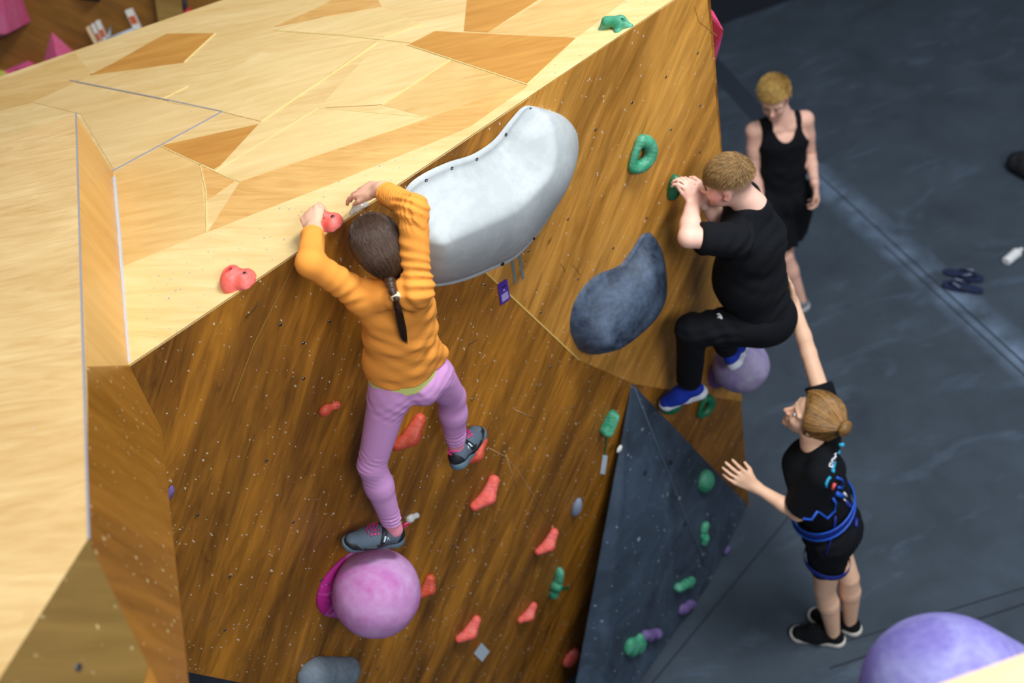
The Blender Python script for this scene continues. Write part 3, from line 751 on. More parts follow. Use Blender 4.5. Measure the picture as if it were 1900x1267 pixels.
hold('bean', (966, 1156), (997, 1122), .5, .62, coral, 'small coral hold low on the wall between the white card and the thin green hold', bend=-1, bolts=())
hold('bean', (853, 1192), (893, 1148), .50, .6, coral, 'coral crescent hold just above the white diamond-set card', bend=-1, bolts=((-.3, .7),))
hold('egg', (1050, 1238), (1074, 1206), .85, .7, coral, 'round coral hold at the bottom left edge of the slate volume', bolts=((-.3, .5, .55),))
hold('arch', (1111, 50), (1171, 44), .5, .5, green, 'green arched hold on the pale edge board near the top of the picture', topz, Z3, bend=1, bolts=())
hold('egg', (1222, -4), (1252, -6), .5, .4, green_d, 'green hold cut off by the top border', topz, Z3, bolts=())
hold('ring', (1172, 318), (1192, 252), .72, .55, green, 'green handle-shaped hold with a hole, right of the pale scoop volume', bend=-1, bolts=(), lift=.3)
hold('egg', (1248, 372), (1256, 326), .50, .75, green_d, 'green rounded hold gripped by the boy with both hands', bolts=())
hold('slab', (1120, 808), (1142, 760), .42, .6, green, 'green hold with a tape strip below it, left of the slate volume', bend=-1, bolts=())
hold('ring', (1297, 774), (1311, 734), .62, .5, green_d, 'dark green hold on the brown wall right of the boy\'s blue shoe', bend=-1, bolts=())
hold('egg', (1232, 758), (1264, 748), .7, .8, green_d, 'dark green foothold under the boy\'s left shoe', bolts=())
hold('lump', (1028, 1106), (1040, 1060), .32, .45, green, 'thin upright green hold with a short tape tab, left of the slate volume', bolts=())
hold('egg', (1306, 884), (1318, 902), .9, .8, green, 'round green hold on the right facet of the slate volume, its highest', vol2, gn2, bolts=())
hold('lump', (1307, 1008), (1309, 972), .5, .5, green, 'blocky green hold in the middle of the slate volume\'s ridge', vol2, gn2, bolts=())
hold('lump', (1257, 1093), (1286, 1078), .38, .45, green, 'long green hold on the lower slate volume, beside the lilac one', vol, gn, bolts=())
hold('lump', (1166, 1206), (1194, 1193), .8, .6, green, 'chunky green hold lowest on the slate volume', vol, gn, bolts=())
hold('lump', (1266, 1131), (1288, 1121), .5, .5, violet, 'small violet hold near the lower right edge of the slate volume', vol, gn, bolts=())
hold('lump', (1196, 1178), (1221, 1178), .4, .45, violet, 'small violet hold just above the lowest green hold', vol, gn, bolts=())
hold('egg', (1346, 1028), (1354, 1014), .6, .6, violet, 'tiny violet hold on the right facet of the slate volume', vol2, gn2, bolts=())
hold('egg', (1067, 958), (1076, 926), .52, .5, greyb, 'grey-blue almond hold between the coral crescents and the slate volume', bolts=((.2, .1, .42),))
hold('egg', (312, 928), (320, 902), .5, .5, violet, 'grey-violet hold half hidden behind the block\'s edge at the left', bolts=())
hold('pinch', (756, 966), (777, 954), .7, .6, whiter, 'small white two-bolt hold just above the girl\'s standing shoe', bend=-1, bolts=((-.4, 0, .55), (.5, .1, .45)))
hold('egg', (1146, 840), (1154, 826), .7, .6, whiter, 'small white hold on the left edge of the slate volume', vol, gn, bolts=())
hold('slab', (566, 1252), (664, 1250), .50, .42, rubber('grey_resin', (96, 112, 124), (150, 165, 178), .5, 8), 'long grey hold at the bottom border left of centre', bolts=((-.75, .1, .22),), h=.003)
# ---------------------------------------------------------------- ball volumes
def ball(pc, r_px, h, fc, fr, mb_, mf, label):
    c = wall(*pc, h); D = (c - CAM) @ FW; r = r_px / FPX * D; fw = wall(*fc)
    f = Field(np.minimum(c - r, fw - fr) - .02, np.maximum(c + r, fw + fr) + .02, .006)
    f.ell(c, (E1, E2, N), (r, r, r), .001); f.cone(c, fw + N * .02, r * .55, r * .7, .03); f.half(fw + N * .012, -N)
    f.warp(lambda q: .0012 * np.sin(q[:, 0] * 40) * np.sin(q[:, 2] * 50))
    root = empty('ball_volume', fw, label, 'volume')
    solid('ball', f, mb_, root, sm=3)
    g = Field(fw - fr - .03, fw + fr + .03, .005)
    g.ell(fw + N * .004, (E1, E2, N), (fr, fr, .034), .001).half(fw, -N)
    fl = solid('flange', g, mf, root, sm=2)
    for a in (0.5, 1.7, 2.9, 4.1, 5.3):
        p = fw + (E1 * cos(a) + E2 * sin(a)) * fr * .86 + N * .02; disc('bolt', p, N, .006, .003, steel2, fl, seg=12, hole=.004, hm=holes)
    return c, r
pinkb = rubber('pink_ball_chalk', (170, 60, 150), (204, 184, 220), .92, 3.6, .8, 1.0)
mag = rubber('magenta_flange', (176, 20, 132), (214, 130, 200), .75, 9, .7, .2)
PB, PR = ball((699, 1100), 82, .155, (656, 1078), .163, pinkb, mag, 'big chalky pink ball volume on a magenta flange under the girl\'s standing foot')
lil = rubber('lilac_ball_chalk', (98, 78, 138), (176, 176, 198), .88, 3.6, .8, .9)
lilf = rubber('purple_flange', (112, 60, 124), (150, 130, 170), .5, 9, .7, .4)
LB, LR = ball((1375, 678), 52, .15, (1344, 680), .12, lil, lilf, 'big chalky lilac ball volume at the right wall edge, under the boy\'s right foot')
# ---------------------------------------------------------------- things lying on the mats
def lay(px, py, h=0): return floor_at(px, py, h)
def flipflop(ca, cb_, label):
    p, q = lay(*ca), lay(*cb_); d = unit(q - p); s = np.cross(Z3, d); L = .265; c = (p + q) / 2
    root = empty('flip_flop', c, label, 'flip-flop', 'navy flip-flops on the mat')
    nvy = plain('navy_foam', (20, 34, 66), .7); strapm = plain('navy_strap', (14, 22, 48), .6); wm = plain('pale_strap_print', (150, 165, 190), .6)
    out = []
    for i in range(36):
        a = 2 * pi * i / 36; x = cos(a); wdt = .046 if x > 0 else .036
        wd2 = wdt * (1 - .12 * math.exp(-((x + .1) / .3) ** 2))
        out.append(c + d * L / 2 * np.sign(x) * abs(x) ** .8 + s * wd2 * np.sign(sin(a)) * abs(sin(a)) ** .75 + Z3 * .022)
    prism('sole', out, Z3, .02, nvy, root)
    toe = c + d * .085 + Z3 * .023
    for k in (1, -1):
        st = tube('strap', [toe, toe + s * k * .016 - d * .02 + Z3 * .028, c + s * k * .034 + d * .0 + Z3 * .036, c + s * k * .042 - d * .035 + Z3 * .02], .006, strapm, root, seg=8)
        tube('print', [toe + s * k * .020 - d * .026 + Z3 * .036, c + s * k * .033 + d * .008 + Z3 * .042], .0035, wm, st, seg=6)
    return root
flipflop((1752, 506), (1822, 521), 'navy flip-flop lying on the mat, the upper one of the pair')
flipflop((1825, 544), (1747, 528), 'navy flip-flop lying on the mat, the lower one of the pair')
p, q = lay(1866, 486, .03), lay(1888, 468, .03)
f = Field(np.minimum(p, q) - .08, np.maximum(p, q) + .08, .006)
d = unit(q - p); f.cone(p, q, .033, .034, .004, cut0=True, cut1=True); f.cone(q - d * .005, q + d * .03, .032, .014, .01, cut1=True); f.half(V(0, 0, .001), -Z3)
bt = solid('bottle', f, plain('white_plastic', (222, 224, 226), .4), sm=2); tag(bt, 'white squeeze bottle lying on the mat at the right edge', 'bottle')
tube('cap', [q + d * .03, q + d * .045], .013, plain('white_cap', (235, 235, 238), .4), bt, seg=12)
p = lay(1890, 300, .07); f = Field(p - V(.3, .3, .12), p + V(.75, .4, .25), .01)
ddd = unit(lay(1990, 345) - lay(1885, 290))
f.cone(p, p + ddd * .34, .085, .10, .02, V(0, 0, 1), .9); f.cone(p + ddd * .02 + Z3 * .04, p + ddd * .3 + Z3 * .06, .05, .05, .03)
f.warp(lambda q: .006 * np.sin(q[:, 0] * 60) * np.sin(q[:, 1] * 50)); f.half(V(0, 0, .001), -Z3)
bg = solid('duffel_bag', f, plain('black_nylon', (12, 16, 22), .7, grain=.2), sm=2); tag(bg, 'black bag lying on the mat, cut off by the right border', 'bag')
tube('zip_pull', [p + V(.02, -.02, .10), p + V(.05, -.06, .09)], .005, plain('zip_grey', (70, 76, 90), .4), bg)
# ================================================================ people
def skin_mat(name, c, c2, sss=.06):
    g = G(name); co = g.n('TexCoord').outputs['Object']
    t = g.n('VertexColor', layer_name='tint').outputs['Color']
    nz = g.noise(co, 14, 4); b = g.mix(nz, s2l(c), s2l(c2)); g.set('Base Color', g.mix(1.0, b, t, 'MULTIPLY'))
    g.set('Roughness', .5); g.set('Subsurface Weight', sss); g.set('Subsurface Radius', (.012, .005, .003)); g.set('Specular IOR Level', .35)
    g.bump(g.noise(co, 260, 2), .12, .0006); return g.m
def cloth_mat(name, c, var=.1, rough=.85, weave=900, sheen=.0):
    g = G(name); co = g.n('TexCoord').outputs['Object']; c = s2l(c)
    nz = g.noise(co, 9, 5); f = g.noise(co, weave, 2)
    g.set('Base Color', g.mix(nz, tuple(x * (1 - var) for x in c), tuple(x * (1 + var) for x in c)))
    g.set('Roughness', rough); g.set('Sheen Weight', sheen); g.set('Specular IOR Level', .2)
    g.bump(g.math('ADD', f, g.noise(co, 60, 4)), .25, .0015); return g.m
def hair_mat(name, c, rough=.38):
    g = G(name); t = g.n('VertexColor', layer_name='tint').outputs['Color']
    g.set('Base Color', g.mix(1.0, s2l(c), t, 'MULTIPLY')); g.set('Roughness', rough); g.set('Specular IOR Level', .45); return g.m
def mid(a, b, t=.5): return np.asarray(a) * (1 - t) + np.asarray(b) * t
def hand(F, w_, d, pn, th, size, curls=(.35, .5, .35), k=.0022, thumb=(.75, .5), wr=None, spread=.06, tc=.35, fan=None):
    """palm, four jointed fingers of different lengths and a thumb leaving the side of the palm"""
    d = unit(d); pn = unit(pn - (pn @ d) * d); th = unit(th - (th @ d) * d - (th @ pn) * pn)
    r = size * .052; pl = size * .50; kn = []
    for i in range(4):
        o_ = (1.5 - i) * .125 * size
        ln = pl * (1, 1.03, .99, .92)[i]
        kp = w_ + d * ln + th * o_ - pn * .01 * size
        F.cone(w_ + th * o_ * .62, kp, r * 1.25, r * 1.12, size * .06); kn.append(kp)
    F.cone(w_ + d * size * .1, w_ + d * size * .4, r * 1.5, r * 1.6, size * .05, th, 1.7)
    if wr: F.cone(w_ - d * size * .1, w_ + d * size * .12, wr, r * 1.6, size * .05, th, 1.15)
    for i in range(4):
        L = size * (.40, .45, .42, .33)[i]; p = kn[i]; a = 0; rr = r * (1, 1.02, .98, .88)[i]
        cu = curls[i] if isinstance(curls[0], (tuple, list)) else curls
        sd = th * spread * (1.5 - i)
        for j, fr in enumerate((.46, .31, .25)):
            a += cu[j]; dr = unit(d * cos(a) + pn * sin(a) + sd * cos(a)); q = p + dr * L * fr
            F.cone(p, q, rr * (1, .9, .82)[j], rr * (.9, .82, .72)[j], k if j or True else k); p = q
    p = w_ + d * size * .16 + th * size * .15 + pn * size * .03
    a1 = unit(d * cos(thumb[0]) + th * sin(thumb[0]) + pn * tc); q = p + a1 * size * .24
    F.cone(w_ + d * size * .1 + th * size * .08, p, r * 1.3, r * 1.3, size * .04)
    F.cone(p, q, r * 1.25, r * 1.02, size * .03)
    a2 = unit(d * cos(thumb[1]) + th * sin(thumb[1]) * .6 + pn * (tc + .15)); F.cone(q, q + a2 * size * .2, r * 1.02, r * .8, k)
    return kn
def head(F, c, f, u, s=1., nose=1., ears=True, neck=None, nr=.055):
    f = unit(f); u = unit(u - (u @ f) * f); r = np.cross(f, u); ax = (f, u, r)
    P = lambda x, y, z: c + (f * x + u * y + r * z) * s
    F.ell(P(-.012, .03, 0), ax, V(.098, .088, .077) * s, .01)
    F.ell(P(.030, -.03, 0), ax, V(.064, .078, .060) * s, .02)
    F.ell(P(.045, -.072, 0), ax, V(.042, .036, .045) * s, .02)
    F.ell(P(.078, -.098, 0), ax, V(.018, .018, .022) * s, .016)
    for z in (-1, 1):
        F.ell(P(.050, -.035, .036 * z), ax, V(.036, .028, .024) * s, .014)      # cheek
        F.cone(P(.082, .022, .012 * z), P(.068, .020, .050 * z), .010 * s, .010 * s, .012)   # brow
        F.ell(P(.096, .002, .030 * z), ax, V(.014, .009, .016) * s, .008, sub=True)
        if ears:
            F.ell(P(-.006, -.012, .078 * z), (unit(f + r * z * .3), u, unit(r * z - f * .3)), V(.020, .031, .008) * s, .004)
            F.ell(P(.000, -.010, .086 * z), ax, V(.010, .018, .006) * s, .004, sub=True)
            F.ell(P(-.002, -.036, .077 * z), ax, V(.009, .010, .006) * s, .004)
    F.cone(P(.088, .014, 0), P(.112, -.028, 0), .007 * s, .0115 * s * nose, .008)
    for z in (-1, 1): F.ell(P(.100, -.032, .011 * z), ax, V(.010, .008, .008) * s, .005)
    F.cone(P(.086, -.056, -.016), P(.086, -.056, .016), .0085 * s, .0085 * s, .006); F.cone(P(.097, -.056, -.006), P(.097, -.056, .006), .006 * s, .006 * s, .006)
    F.cone(P(.086, -.068, -.013), P(.086, -.068, .013), .0085 * s, .0085 * s, .006)
    F.ell(P(.104, -.062, 0), ax, V(.012, .0016, .022) * s, .002, sub=True)
    if neck is not None: F.cone(P(-.022, -.05, 0), neck, nr * s, nr * s * 1.1, .025)
    return P, (f, u, r)
def face_bits(P, ax, s, root, iris=(60, 70, 80), closed=False, parts_skip=False):
    if parts_skip: pass
    wm = plain('eye_white', (226, 220, 216), .25); im = plain('iris', iris, .2)
    lid = bpy.data.materials.get('lash_brown') or plain('lash_brown', (70, 44, 34), .7); bro = bpy.data.materials.get('brow_hair') or plain('brow_hair', (128, 92, 56), .8)
    for z in (-1, 1):
        c = P(.077, .002, .030 * z)
        g = Field(c - .02 * s, c + .02 * s, .0014); g.ell(c, ax, V(.0110, .0110, .0110) * s, .001)
        e = solid('eye', g, wm if not closed else root['_skin'] if False else wm, root, sm=1)
        disc('iris', P(.0895, .001 - (.003 if closed else 0), .030 * z), ax[0], .0052 * s, .0006, im, e, seg=14)
        if parts_skip: continue
        tube('eyelid', [P(.083, .003, .018 * z), P(.0905, .0085 - (.007 if closed else 0), .028 * z), P(.084, .003, .043 * z)], .0028 * s, lid, root, seg=6)
        tube('eyebrow', [P(.094, .018, .014 * z), P(.094, .026, .028 * z), P(.084, .022, .046 * z)], .0034 * s, bro, root, seg=6, taper=[1, 1, .5])
def strands(name, paths, r, m, parent, tints):
    vs = []; fs = []; cs = []; r0 = r
    for p_, tn in zip(paths, tints):
        p_ = np.asarray(p_); k = len(p_); base = len(vs)
        t = np.gradient(p_, axis=0); t /= np.linalg.norm(t, axis=1)[:, None] + 1e-12
        a = np.cross(t, V(.31, .77, .55)); a /= np.linalg.norm(a, axis=1)[:, None] + 1e-12; b = np.cross(t, a)
        for i in range(k):
            rr = r0 * (1 if i < k - 2 else (.7 if i == k - 2 else .25))
            for j in range(3):
                w_ = 2 * pi * j / 3; vs.append(p_[i] + (a[i] * cos(w_) + b[i] * sin(w_)) * rr); cs.append(tn)
        for i in range(k - 1):
            for j in range(3):
                q = base + i * 3; fs.append((q + j, q + (j + 1) % 3, q + 3 + (j + 1) % 3, q + 3 + j))
    return mesh(name, np.array(vs), fs, m, parent, col=np.array(cs))
def tints(n, rs, lo=.6, hi=1.5, warm=.15):
    v = rs.uniform(lo, hi, n)[:, None] * np.array([1, 1, 1.]); v[:, 0] *= 1 + rs.uniform(-warm, warm, n); v[:, 2] *= 1 - rs.uniform(0, warm, n); return v
la2 = plain('pink_lace_loop', (236, 60, 130), .6)
def shoe(root, o, x, z, L, mats, wid=1., style='trail', laces=True, nm='shoe'):
    """o: heel bottom; x towards the toe; z up out of the shoe. mats: upper, sole, trim, lining, lace"""
    x = unit(x); z = unit(z - (z @ x) * x); y = np.cross(z, x); P = lambda a, b, c: o + (x * a + y * b * wid + z * c) * L
    up, so, tr, li, la = mats
    lo = o - L * 1.3 - .02; hi = o + L * 1.3 + .02; h = L * .0125
    F = Field(lo, hi, h)
    F.cone(P(.17, 0, .20), P(.17, 0, .36), .145 * L, .125 * L, .02, y, .85, cut1=True)
    F.cone(P(.16, 0, .17), P(.48, 0, .17), .150 * L, .150 * L, .02, y, .95)
    F.cone(P(.30, 0, .28), P(.62, 0, .14), .11 * L, .12 * L, .03, y, 1.1)
    F.cone(P(.50, .01, .14), P(.83, .015, .10), .155 * L, .135 * L, .03, y, 1.15)
    F.half(P(0, 0, .07), -z)
    F.cone(P(.185, 0, .20), P(.185, 0, .6), .095 * L, .115 * L, .006, sub=True)
    e = solid(nm, F, up, root, sm=2); UF = F
    F = Field(lo, hi, h)
    F.cone(P(.14, 0, .06), P(.45, 0, .06), .165 * L, .145 * L, .02); F.cone(P(.45, 0, .06), P(.84, .01, .06), .145 * L, .175 * L, .02)
    F.half(P(0, 0, -.005), -z); F.half(P(0, 0, .125), z, .004)
    F.cone(P(.5, -.3, -.10), P(.5, .3, -.10), .115 * L, .115 * L, .01, sub=True)
    F.half(P(.86, 0, 0), unit(-z * 1 + x * .45), .004)
    s_ = solid('sole', F, so, e, sm=2)
    ring = [P(.185 + .118 * cos(a), .108 * sin(a), .345 - .05 * abs(sin(a)) + .03 * (cos(a) < -.5)) for a in [2 * pi * i / 20 for i in range(20)]]
    tube('lining', ring, .024 * L, li, e, seg=8, close=True)
    def over(nm_, cuts, m, off=.012, par=None):
        g = UF.copy(off * L)
        for p_, n_ in cuts: g.half(p_, n_)
        return solid(nm_, g, m, par or e, sm=1)
    if style == 'trail':
        over('toe_cap', ((P(.60, 0, .0), unit(-x + z * 1.0)), (P(0, 0, .27), unit(z + x * .1))), tr)
        over('heel_counter', ((P(.06, 0, .30), unit(x + z * .45)), (P(0, 0, .33), z)), tr)
        over('side_panel', ((P(.5, 0, .145), unit(z)), (P(.66, 0, .1), x), (P(.08, 0, .1), -x)), tr, .014)
        over('badge', ((P(.38, .1, 0), -unit(x)), (P(.47, 0, 0), x), (P(0, 0, .215), z), (P(0, 0, .17), -z)), tr, .016)
        st = over('strap', ((P(.315, 0, .3), unit(-x - z * .25)), (P(.40, 0, .3), unit(x + z * .25)), (P(0, 0, .16), -z)), tr, .02)
        over('strap_label', ((P(.325, 0, .3), unit(-x - z * .25)), (P(.36, 0, .3), unit(x + z * .25)), (P(0, 0, .235), -z), (P(0, 0, .33), z)), plain('label_white', (205, 220, 228), .4), .027, st)
        for s in (1, -1):
            q_ = UF.drop([P(.27 + .02 * k, s * .3, .30 - .055 * abs(k - 1)) for k in range(3)], -y * s, .004, L * .4); tube('side_mark', q_, .010 * L, plain('reflective_mark', (190, 208, 214), .35), e, seg=6)
        tube('heel_loop', [P(.03, 0, .30), P(-.03, 0, .37), P(-.05, 0, .43), P(-.01, 0, .42), P(.02, 0, .36)], .015 * L, la2, e, seg=6)
    if laces:
        for k in range(4):
            a = .44 + .052 * k; q_ = UF.drop([P(a + (.03 if abs(c) < .03 else 0) + (.025 if k % 2 else -.01) * c * 5, c, .6) for c in (-.085, -.05, -.015, .015, .05, .085)], -z, .003 + .01 * L, L * .8)
            tube('lace', q_, .0105 * L, la, e, seg=6)
            if style == 'trail' and k < 3:
                for s in (1, -1):
                    q_ = UF.drop([P(a + .005, s * .095, .6), P(a + .015, s * .125, .6)], -z, .002 + .008 * L, L * .8); tube('lace_loop', q_, .014 * L, la2, e, seg=6)
    return e, P
def folds(dirs, amp, lam, seed=0, mask=None):
    rs = np.random.RandomState(seed); D_ = [(unit(d), rs.uniform(0, 6), rs.uniform(.8, 1.3)) for d in dirs]
    def fn(q):
        q = q.astype('f8'); w_ = .012 * np.stack([np.sin(q[:, 1] * 31 + q[:, 2] * 17 + seed), np.sin(q[:, 2] * 27 + q[:, 0] * 23), np.sin(q[:, 0] * 29 + q[:, 1] * 13)], -1)
        p = q + w_; o_ = 0
        for d, ph, k in D_:
            a = np.sin((p @ d) * 2 * pi / (lam * k) + ph + 1.5 * np.sin((p @ np.roll(d, 1)) * 14)); o_ = o_ + np.sign(a) * np.abs(a) ** 1.0 * (np.abs(a) * .5 + .5)
        o_ = o_ / len(D_) * amp * (.25 + 1.1 * np.clip(.5 + .8 * np.sin(q[:, 0] * 23 + 2 * np.sin(q[:, 1] * 19 + seed)) * np.sin(q[:, 2] * 21 + seed * 1.7 + q[:, 1] * 11), 0, 1))
        return o_ * (mask(q) if mask is not None else 1)
    return fn
def near_seg(a, b, r, soft=.04):
    a = np.asarray(a); b = np.asarray(b); ab = b - a
    def m(q):
        t = np.clip(((q - a) @ ab) / (ab @ ab), 0, 1); d = np.linalg.norm(q - a - t[:, None] * ab, axis=1)
        return np.clip((r + soft - d) / soft, 0, 1)
    return m
# ---------------------------------------------------------------- the girl
SKG = skin_mat('girl_skin', (226, 172, 142), (238, 190, 162))
aL = at(729, 975, 3.47); kL = reach(aL, 690, 862, .31, True); hL = reach(kL, 725, 722, .315, True)
PD = float((hL - CAM) @ FW)
PEL = at(748, 694, PD); hR = at(803, 694, PD + .05); kR = at(838, 735, PD + .245); aR = reach(kR, 846, 826, .28, False)
NK = reach(PEL, 740, 540, .40, True); ND = float((NK - CAM) @ FW)
sL = at(674, 552, ND - .02); sR = at(770, 535, ND - .08)
wL = topz(581, 424, .075); eL = reach(sL, 576, 488, .20, True)
wR = topz(704, 352, .11); eR = reach(wR, 768, 388, .185, True)
gl = unit(at(806, 663, PD + .03) - at(660, 708, PD)); gu = unit(NK - PEL); gf = unit(np.cross(gu, gl))       # gf: forward (to the wall)
gl = np.cross(gf, gu) if np.cross(gf, gu) @ gl > 0 else -np.cross(gf, gu)
if gf @ N > 0: gf = -gf
GIRL = empty('person', PB + N * 0, 'girl in an orange long-sleeved top and lilac leggings climbing with both hands on the edge', 'person')
TOR = lambda a, b, c: PEL + gl * a + gu * b + gf * c
TL = np.linalg.norm(NK - PEL)
lo = np.min([aL, aR, PEL, sL, wL, wR, eL, eR, NK], axis=0) - .16; hi = np.max([aL, aR, PEL, sL, wL, wR, eL, eR, NK], axis=0) + .16
lo = lo - V(.03, 0, 0); hi = hi + V(0, .06, .16)
B = Field(lo, hi, .0042)
B.chain([(TOR(0, -.02, 0), .062), (TOR(0, TL * .35, 0), .052), (TOR(0, TL * .7, .0), .058), (NK - gu * .03, .042)], .02, gl, 1.4)
B.cone(sL, sR, .034, .034, .02); B.cone(NK - gu * .05, NK + gu * .07 + gf * .01, .034, .034, .02)
for a, b, c in ((sL, eL, wL), (sR, eR, wR)):
    B.cone(a, b, .030, .025, .012); B.cone(b, c, .027, .0225, .012)
for a, b, c in ((hL, kL, aL), (hR, kR, aR)):
    B.cone(a, b, .055, .040, .02); B.cone(b, c, .040, .026, .012)
dL = unit(topz(577, 388, .06) - wL)
hand(B, wL, unit(topz(574, 392, .085) - wL), V(.35, .25, -.9), V(1, .25, .25), .145, curls=(.6, .9, .6), thumb=(.35, .1), wr=.025, tc=.15)
dR = unit(topz(646, 354, .075) - wR)
hand(B, wR, dR, V(-.1, .1, -1), V(.1, -1, -.1), .158, curls=(.22, .28, .22), thumb=(.42, .05), wr=.024, tc=.15, spread=.03)
HC = NK + gu * .125 + gf * .045 + gl * -.045
hc_px = reach(NK, 704, 458, .140, True); HC = hc_px
hu = unit(unit(HC - NK) * .8 + V(0, 0, 1) * .5 - gl * .15); hf = unit(gf * .9 - gl * .1 - V(0, 0, .15) + hu * 0); hf = unit(hf - (hf @ hu) * hu)
GP, gax = head(B, HC, hf, hu, .84, neck=NK, nr=.040)
def gcol(v):
    c = np.ones((len(v), 3)); 
    for w_, d in ((wL, dL), (wR, dR)):
        k = np.clip(1 - np.abs((v - w_) @ d - .085) / .05, 0, 1) * (np.linalg.norm(v - w_, axis=1) < .16)
        c *= 1 - k[:, None] * V(.02, .10, .10)
    return c
solid('body', B, SKG, GIRL, sm=2, col=gcol)
# fingernail on the free thumb / top: orange
orange = cloth_mat('orange_jersey', (240, 156, 66), .07); lime = cloth_mat('lime_undershirt', (214, 222, 132), .05); lilac = cloth_mat('lilac_leggings', (196, 144, 196), .05, .7)
S = Field(lo, hi, .0042)
hem = .036
S.chain([(TOR(-.006, hem - .05, 0), .085), (TOR(-.006, TL * .25, 0), .077), (TOR(-.002, TL * .55, 0), .074), (TOR(0, TL * .82, 0), .062), (NK - gu * .015, .038)], .025, gl, 1.42)
S.cone(TOR(.07, TL * .30, .0), TOR(.125, TL * .14, .01), .045, .018, .03)
S.cone(TOR(.125, TL * .14, .01), TOR(.085, -.02, 0), .016, .035, .03)
S.cone(sL, sR, .045, .047, .03)
S.cone(TOR(-.06, TL * .75, 0), sL, .05, .043, .03); S.cone(TOR(.05, TL * .75, 0), sR, .05, .043, .03)
cL = mid(eL, wL, .80); cR = mid(eR, wR, .78)
S.cone(sL, eL, .043, .037, .02); S.cone(eL, cL, .038, .031, .015, cut1=True)
S.cone(sR, eR, .043, .039, .02); S.cone(eR, cR, .038, .032, .015, cut1=True)
S.half(TOR(0, hem, 0) + 0, -unit(gu + gl * .05), .003)
S.cone(NK - gu * .004 - gf * .0, NK + gu * .1, .041, .046, .004, sub=True)
ua = unit(eR - sR); fa = unit(eR - wR)
S.warp(folds([ua + gl * .35 + gf * .2], .0030, .024, 1, near_seg(sR, eR, .055)))
S.warp(folds([fa + ua * .3], .0028, .017, 2, near_seg(eR, cR, .04)))
S.warp(folds([unit(eL - sL) + gu * .3], .0028, .030, 3, near_seg(mid(sL, eL, .4), cL, .05)))
S.warp(folds([gu + gl * .75, gu * .9 - gl * .35], .0034, .050, 4, near_seg(PEL, mid(PEL, NK, .85), .09)))
S.warp(folds([gl + gu * .5], .0035, .035, 5, near_seg(NK, sR, .05)))
SF = S.copy(); top_o = solid('long_sleeved_top', S, orange, GIRL, sm=1)
def cuff(name, c, d, r, m, par, t=.0045, w_=.018):
    a = unit(np.cross(d, V(.2, .3, .9))); b = np.cross(d, a)
    return tube(name, [c + (a * cos(q) + b * sin(q)) * r for q in [2 * pi * i / 24 for i in range(24)]], t, m, par, seg=8, close=True)
cuff('cuff', cL, unit(wL - eL), .0285, orange, top_o); cuff('cuff', cR, unit(wR - eR), .0295, orange, top_o)
U = Field(lo, hi, .0045)
U.chain([(TOR(.0, -.06, 0), .0835), (TOR(0, .08, 0), .072)], .02, gl, 1.43).half(TOR(0, -.010, 0), -unit(gu + gl * .08), .003).half(TOR(0, .06, 0), gu)
solid('undershirt', U, lime, GIRL, sm=2)
Lg = Field(lo, hi, .0042)
Lg.chain([(TOR(.0, -.045, 0), .074), (TOR(0, .01, 0), .064)], .02, gl, 1.36)
Lg.ell(TOR(-.048, -.055, -.03), (gl, gu, gf), (.062, .07, .062), .025); Lg.ell(TOR(.055, -.045, -.03), (gl, gu, gf), (.060, .068, .062), .012)
cuL = mid(kL, aL, .93); cuR = mid(kR, aR, .90)
for a, b, c, cu in ((hL, kL, aL, cuL), (hR, kR, aR, cuR)):
    Lg.cone(a, b, .067, .047, .02); Lg.cone(b, mid(b, c, .35), .046, .049, .015); Lg.cone(mid(b, c, .3), cu, .049, .034, .012, cut1=True)
Lg.warp(folds([unit(hL - kL) + gl * .3, unit(hL - kL) - gl * .2], .0022, .024, 6, near_seg(kL - V(0, 0, .01), kL + V(0, 0, .01), .055)))
Lg.warp(folds([unit(kL - aL)], .0028, .015, 7, near_seg(mid(kL, aL, .84), cuL, .04, .02)))
Lg.warp(folds([unit(kR - aR)], .0028, .018, 8, near_seg(mid(kR, aR, .75), cuR, .04, .02)))
Lg.warp(folds([unit(hL - kL) + gl * .7, gu - gl * .3], .0022, .03, 9, near_seg(hL, hR, .08)))
solid('leggings', Lg, lilac, GIRL, sm=2)
sock = cloth_mat('pink_sock', (222, 140, 160), .05)
gm = (cloth_mat('grey_mesh_upper', (84, 98, 112), .08), plain('slate_rubber_sole', (86, 108, 122), .7), plain('black_overlay', (22, 26, 32), .5), cloth_mat('pink_lining', (240, 84, 168), .05), plain('magenta_lace', (190, 40, 130), .6))
def foot_frame(ank, toe_px, heel_px, D, up, L):
    t, h_ = at(*toe_px, D[0]), at(*heel_px, D[1]); x = unit(t - h_); z = unit(up - (up @ x) * x); return x, z
# left shoe: sideways on the ball, toe to the picture's left
xL = unit(at(650, 1012, 3.44) - at(765, 1002, 3.50)); zL = unit(V(0, 0, 1) - (V(0, 0, 1) @ xL) * xL)
LS = .215
oL = aL - xL * LS * .20 - zL * LS * .39
BT = PB + V(0, 0, PR)
shoe(GIRL, oL, xL, zL, LS, gm)
xR = unit(at(893, 785, 3.60) - at(846, 852, 3.46)); zR = unit(V(.0, -.25, 1) - V(.25, 0, 0)); zR = unit(zR - (zR @ xR) * xR)
oR = aR - xR * LS * .20 - zR * LS * .37
shoe(GIRL, oR, xR, zR, LS, gm)
for c, d, nm in ((aL, kL, 1), (aR, kR, 1)):
    g = Field(c - .07, c + .07, .003); u_ = unit(d - c); g.cone(c - u_ * .02, c + u_ * .045, .031, .029, .004, cut1=True); solid('sock', g, sock, GIRL, sm=2)
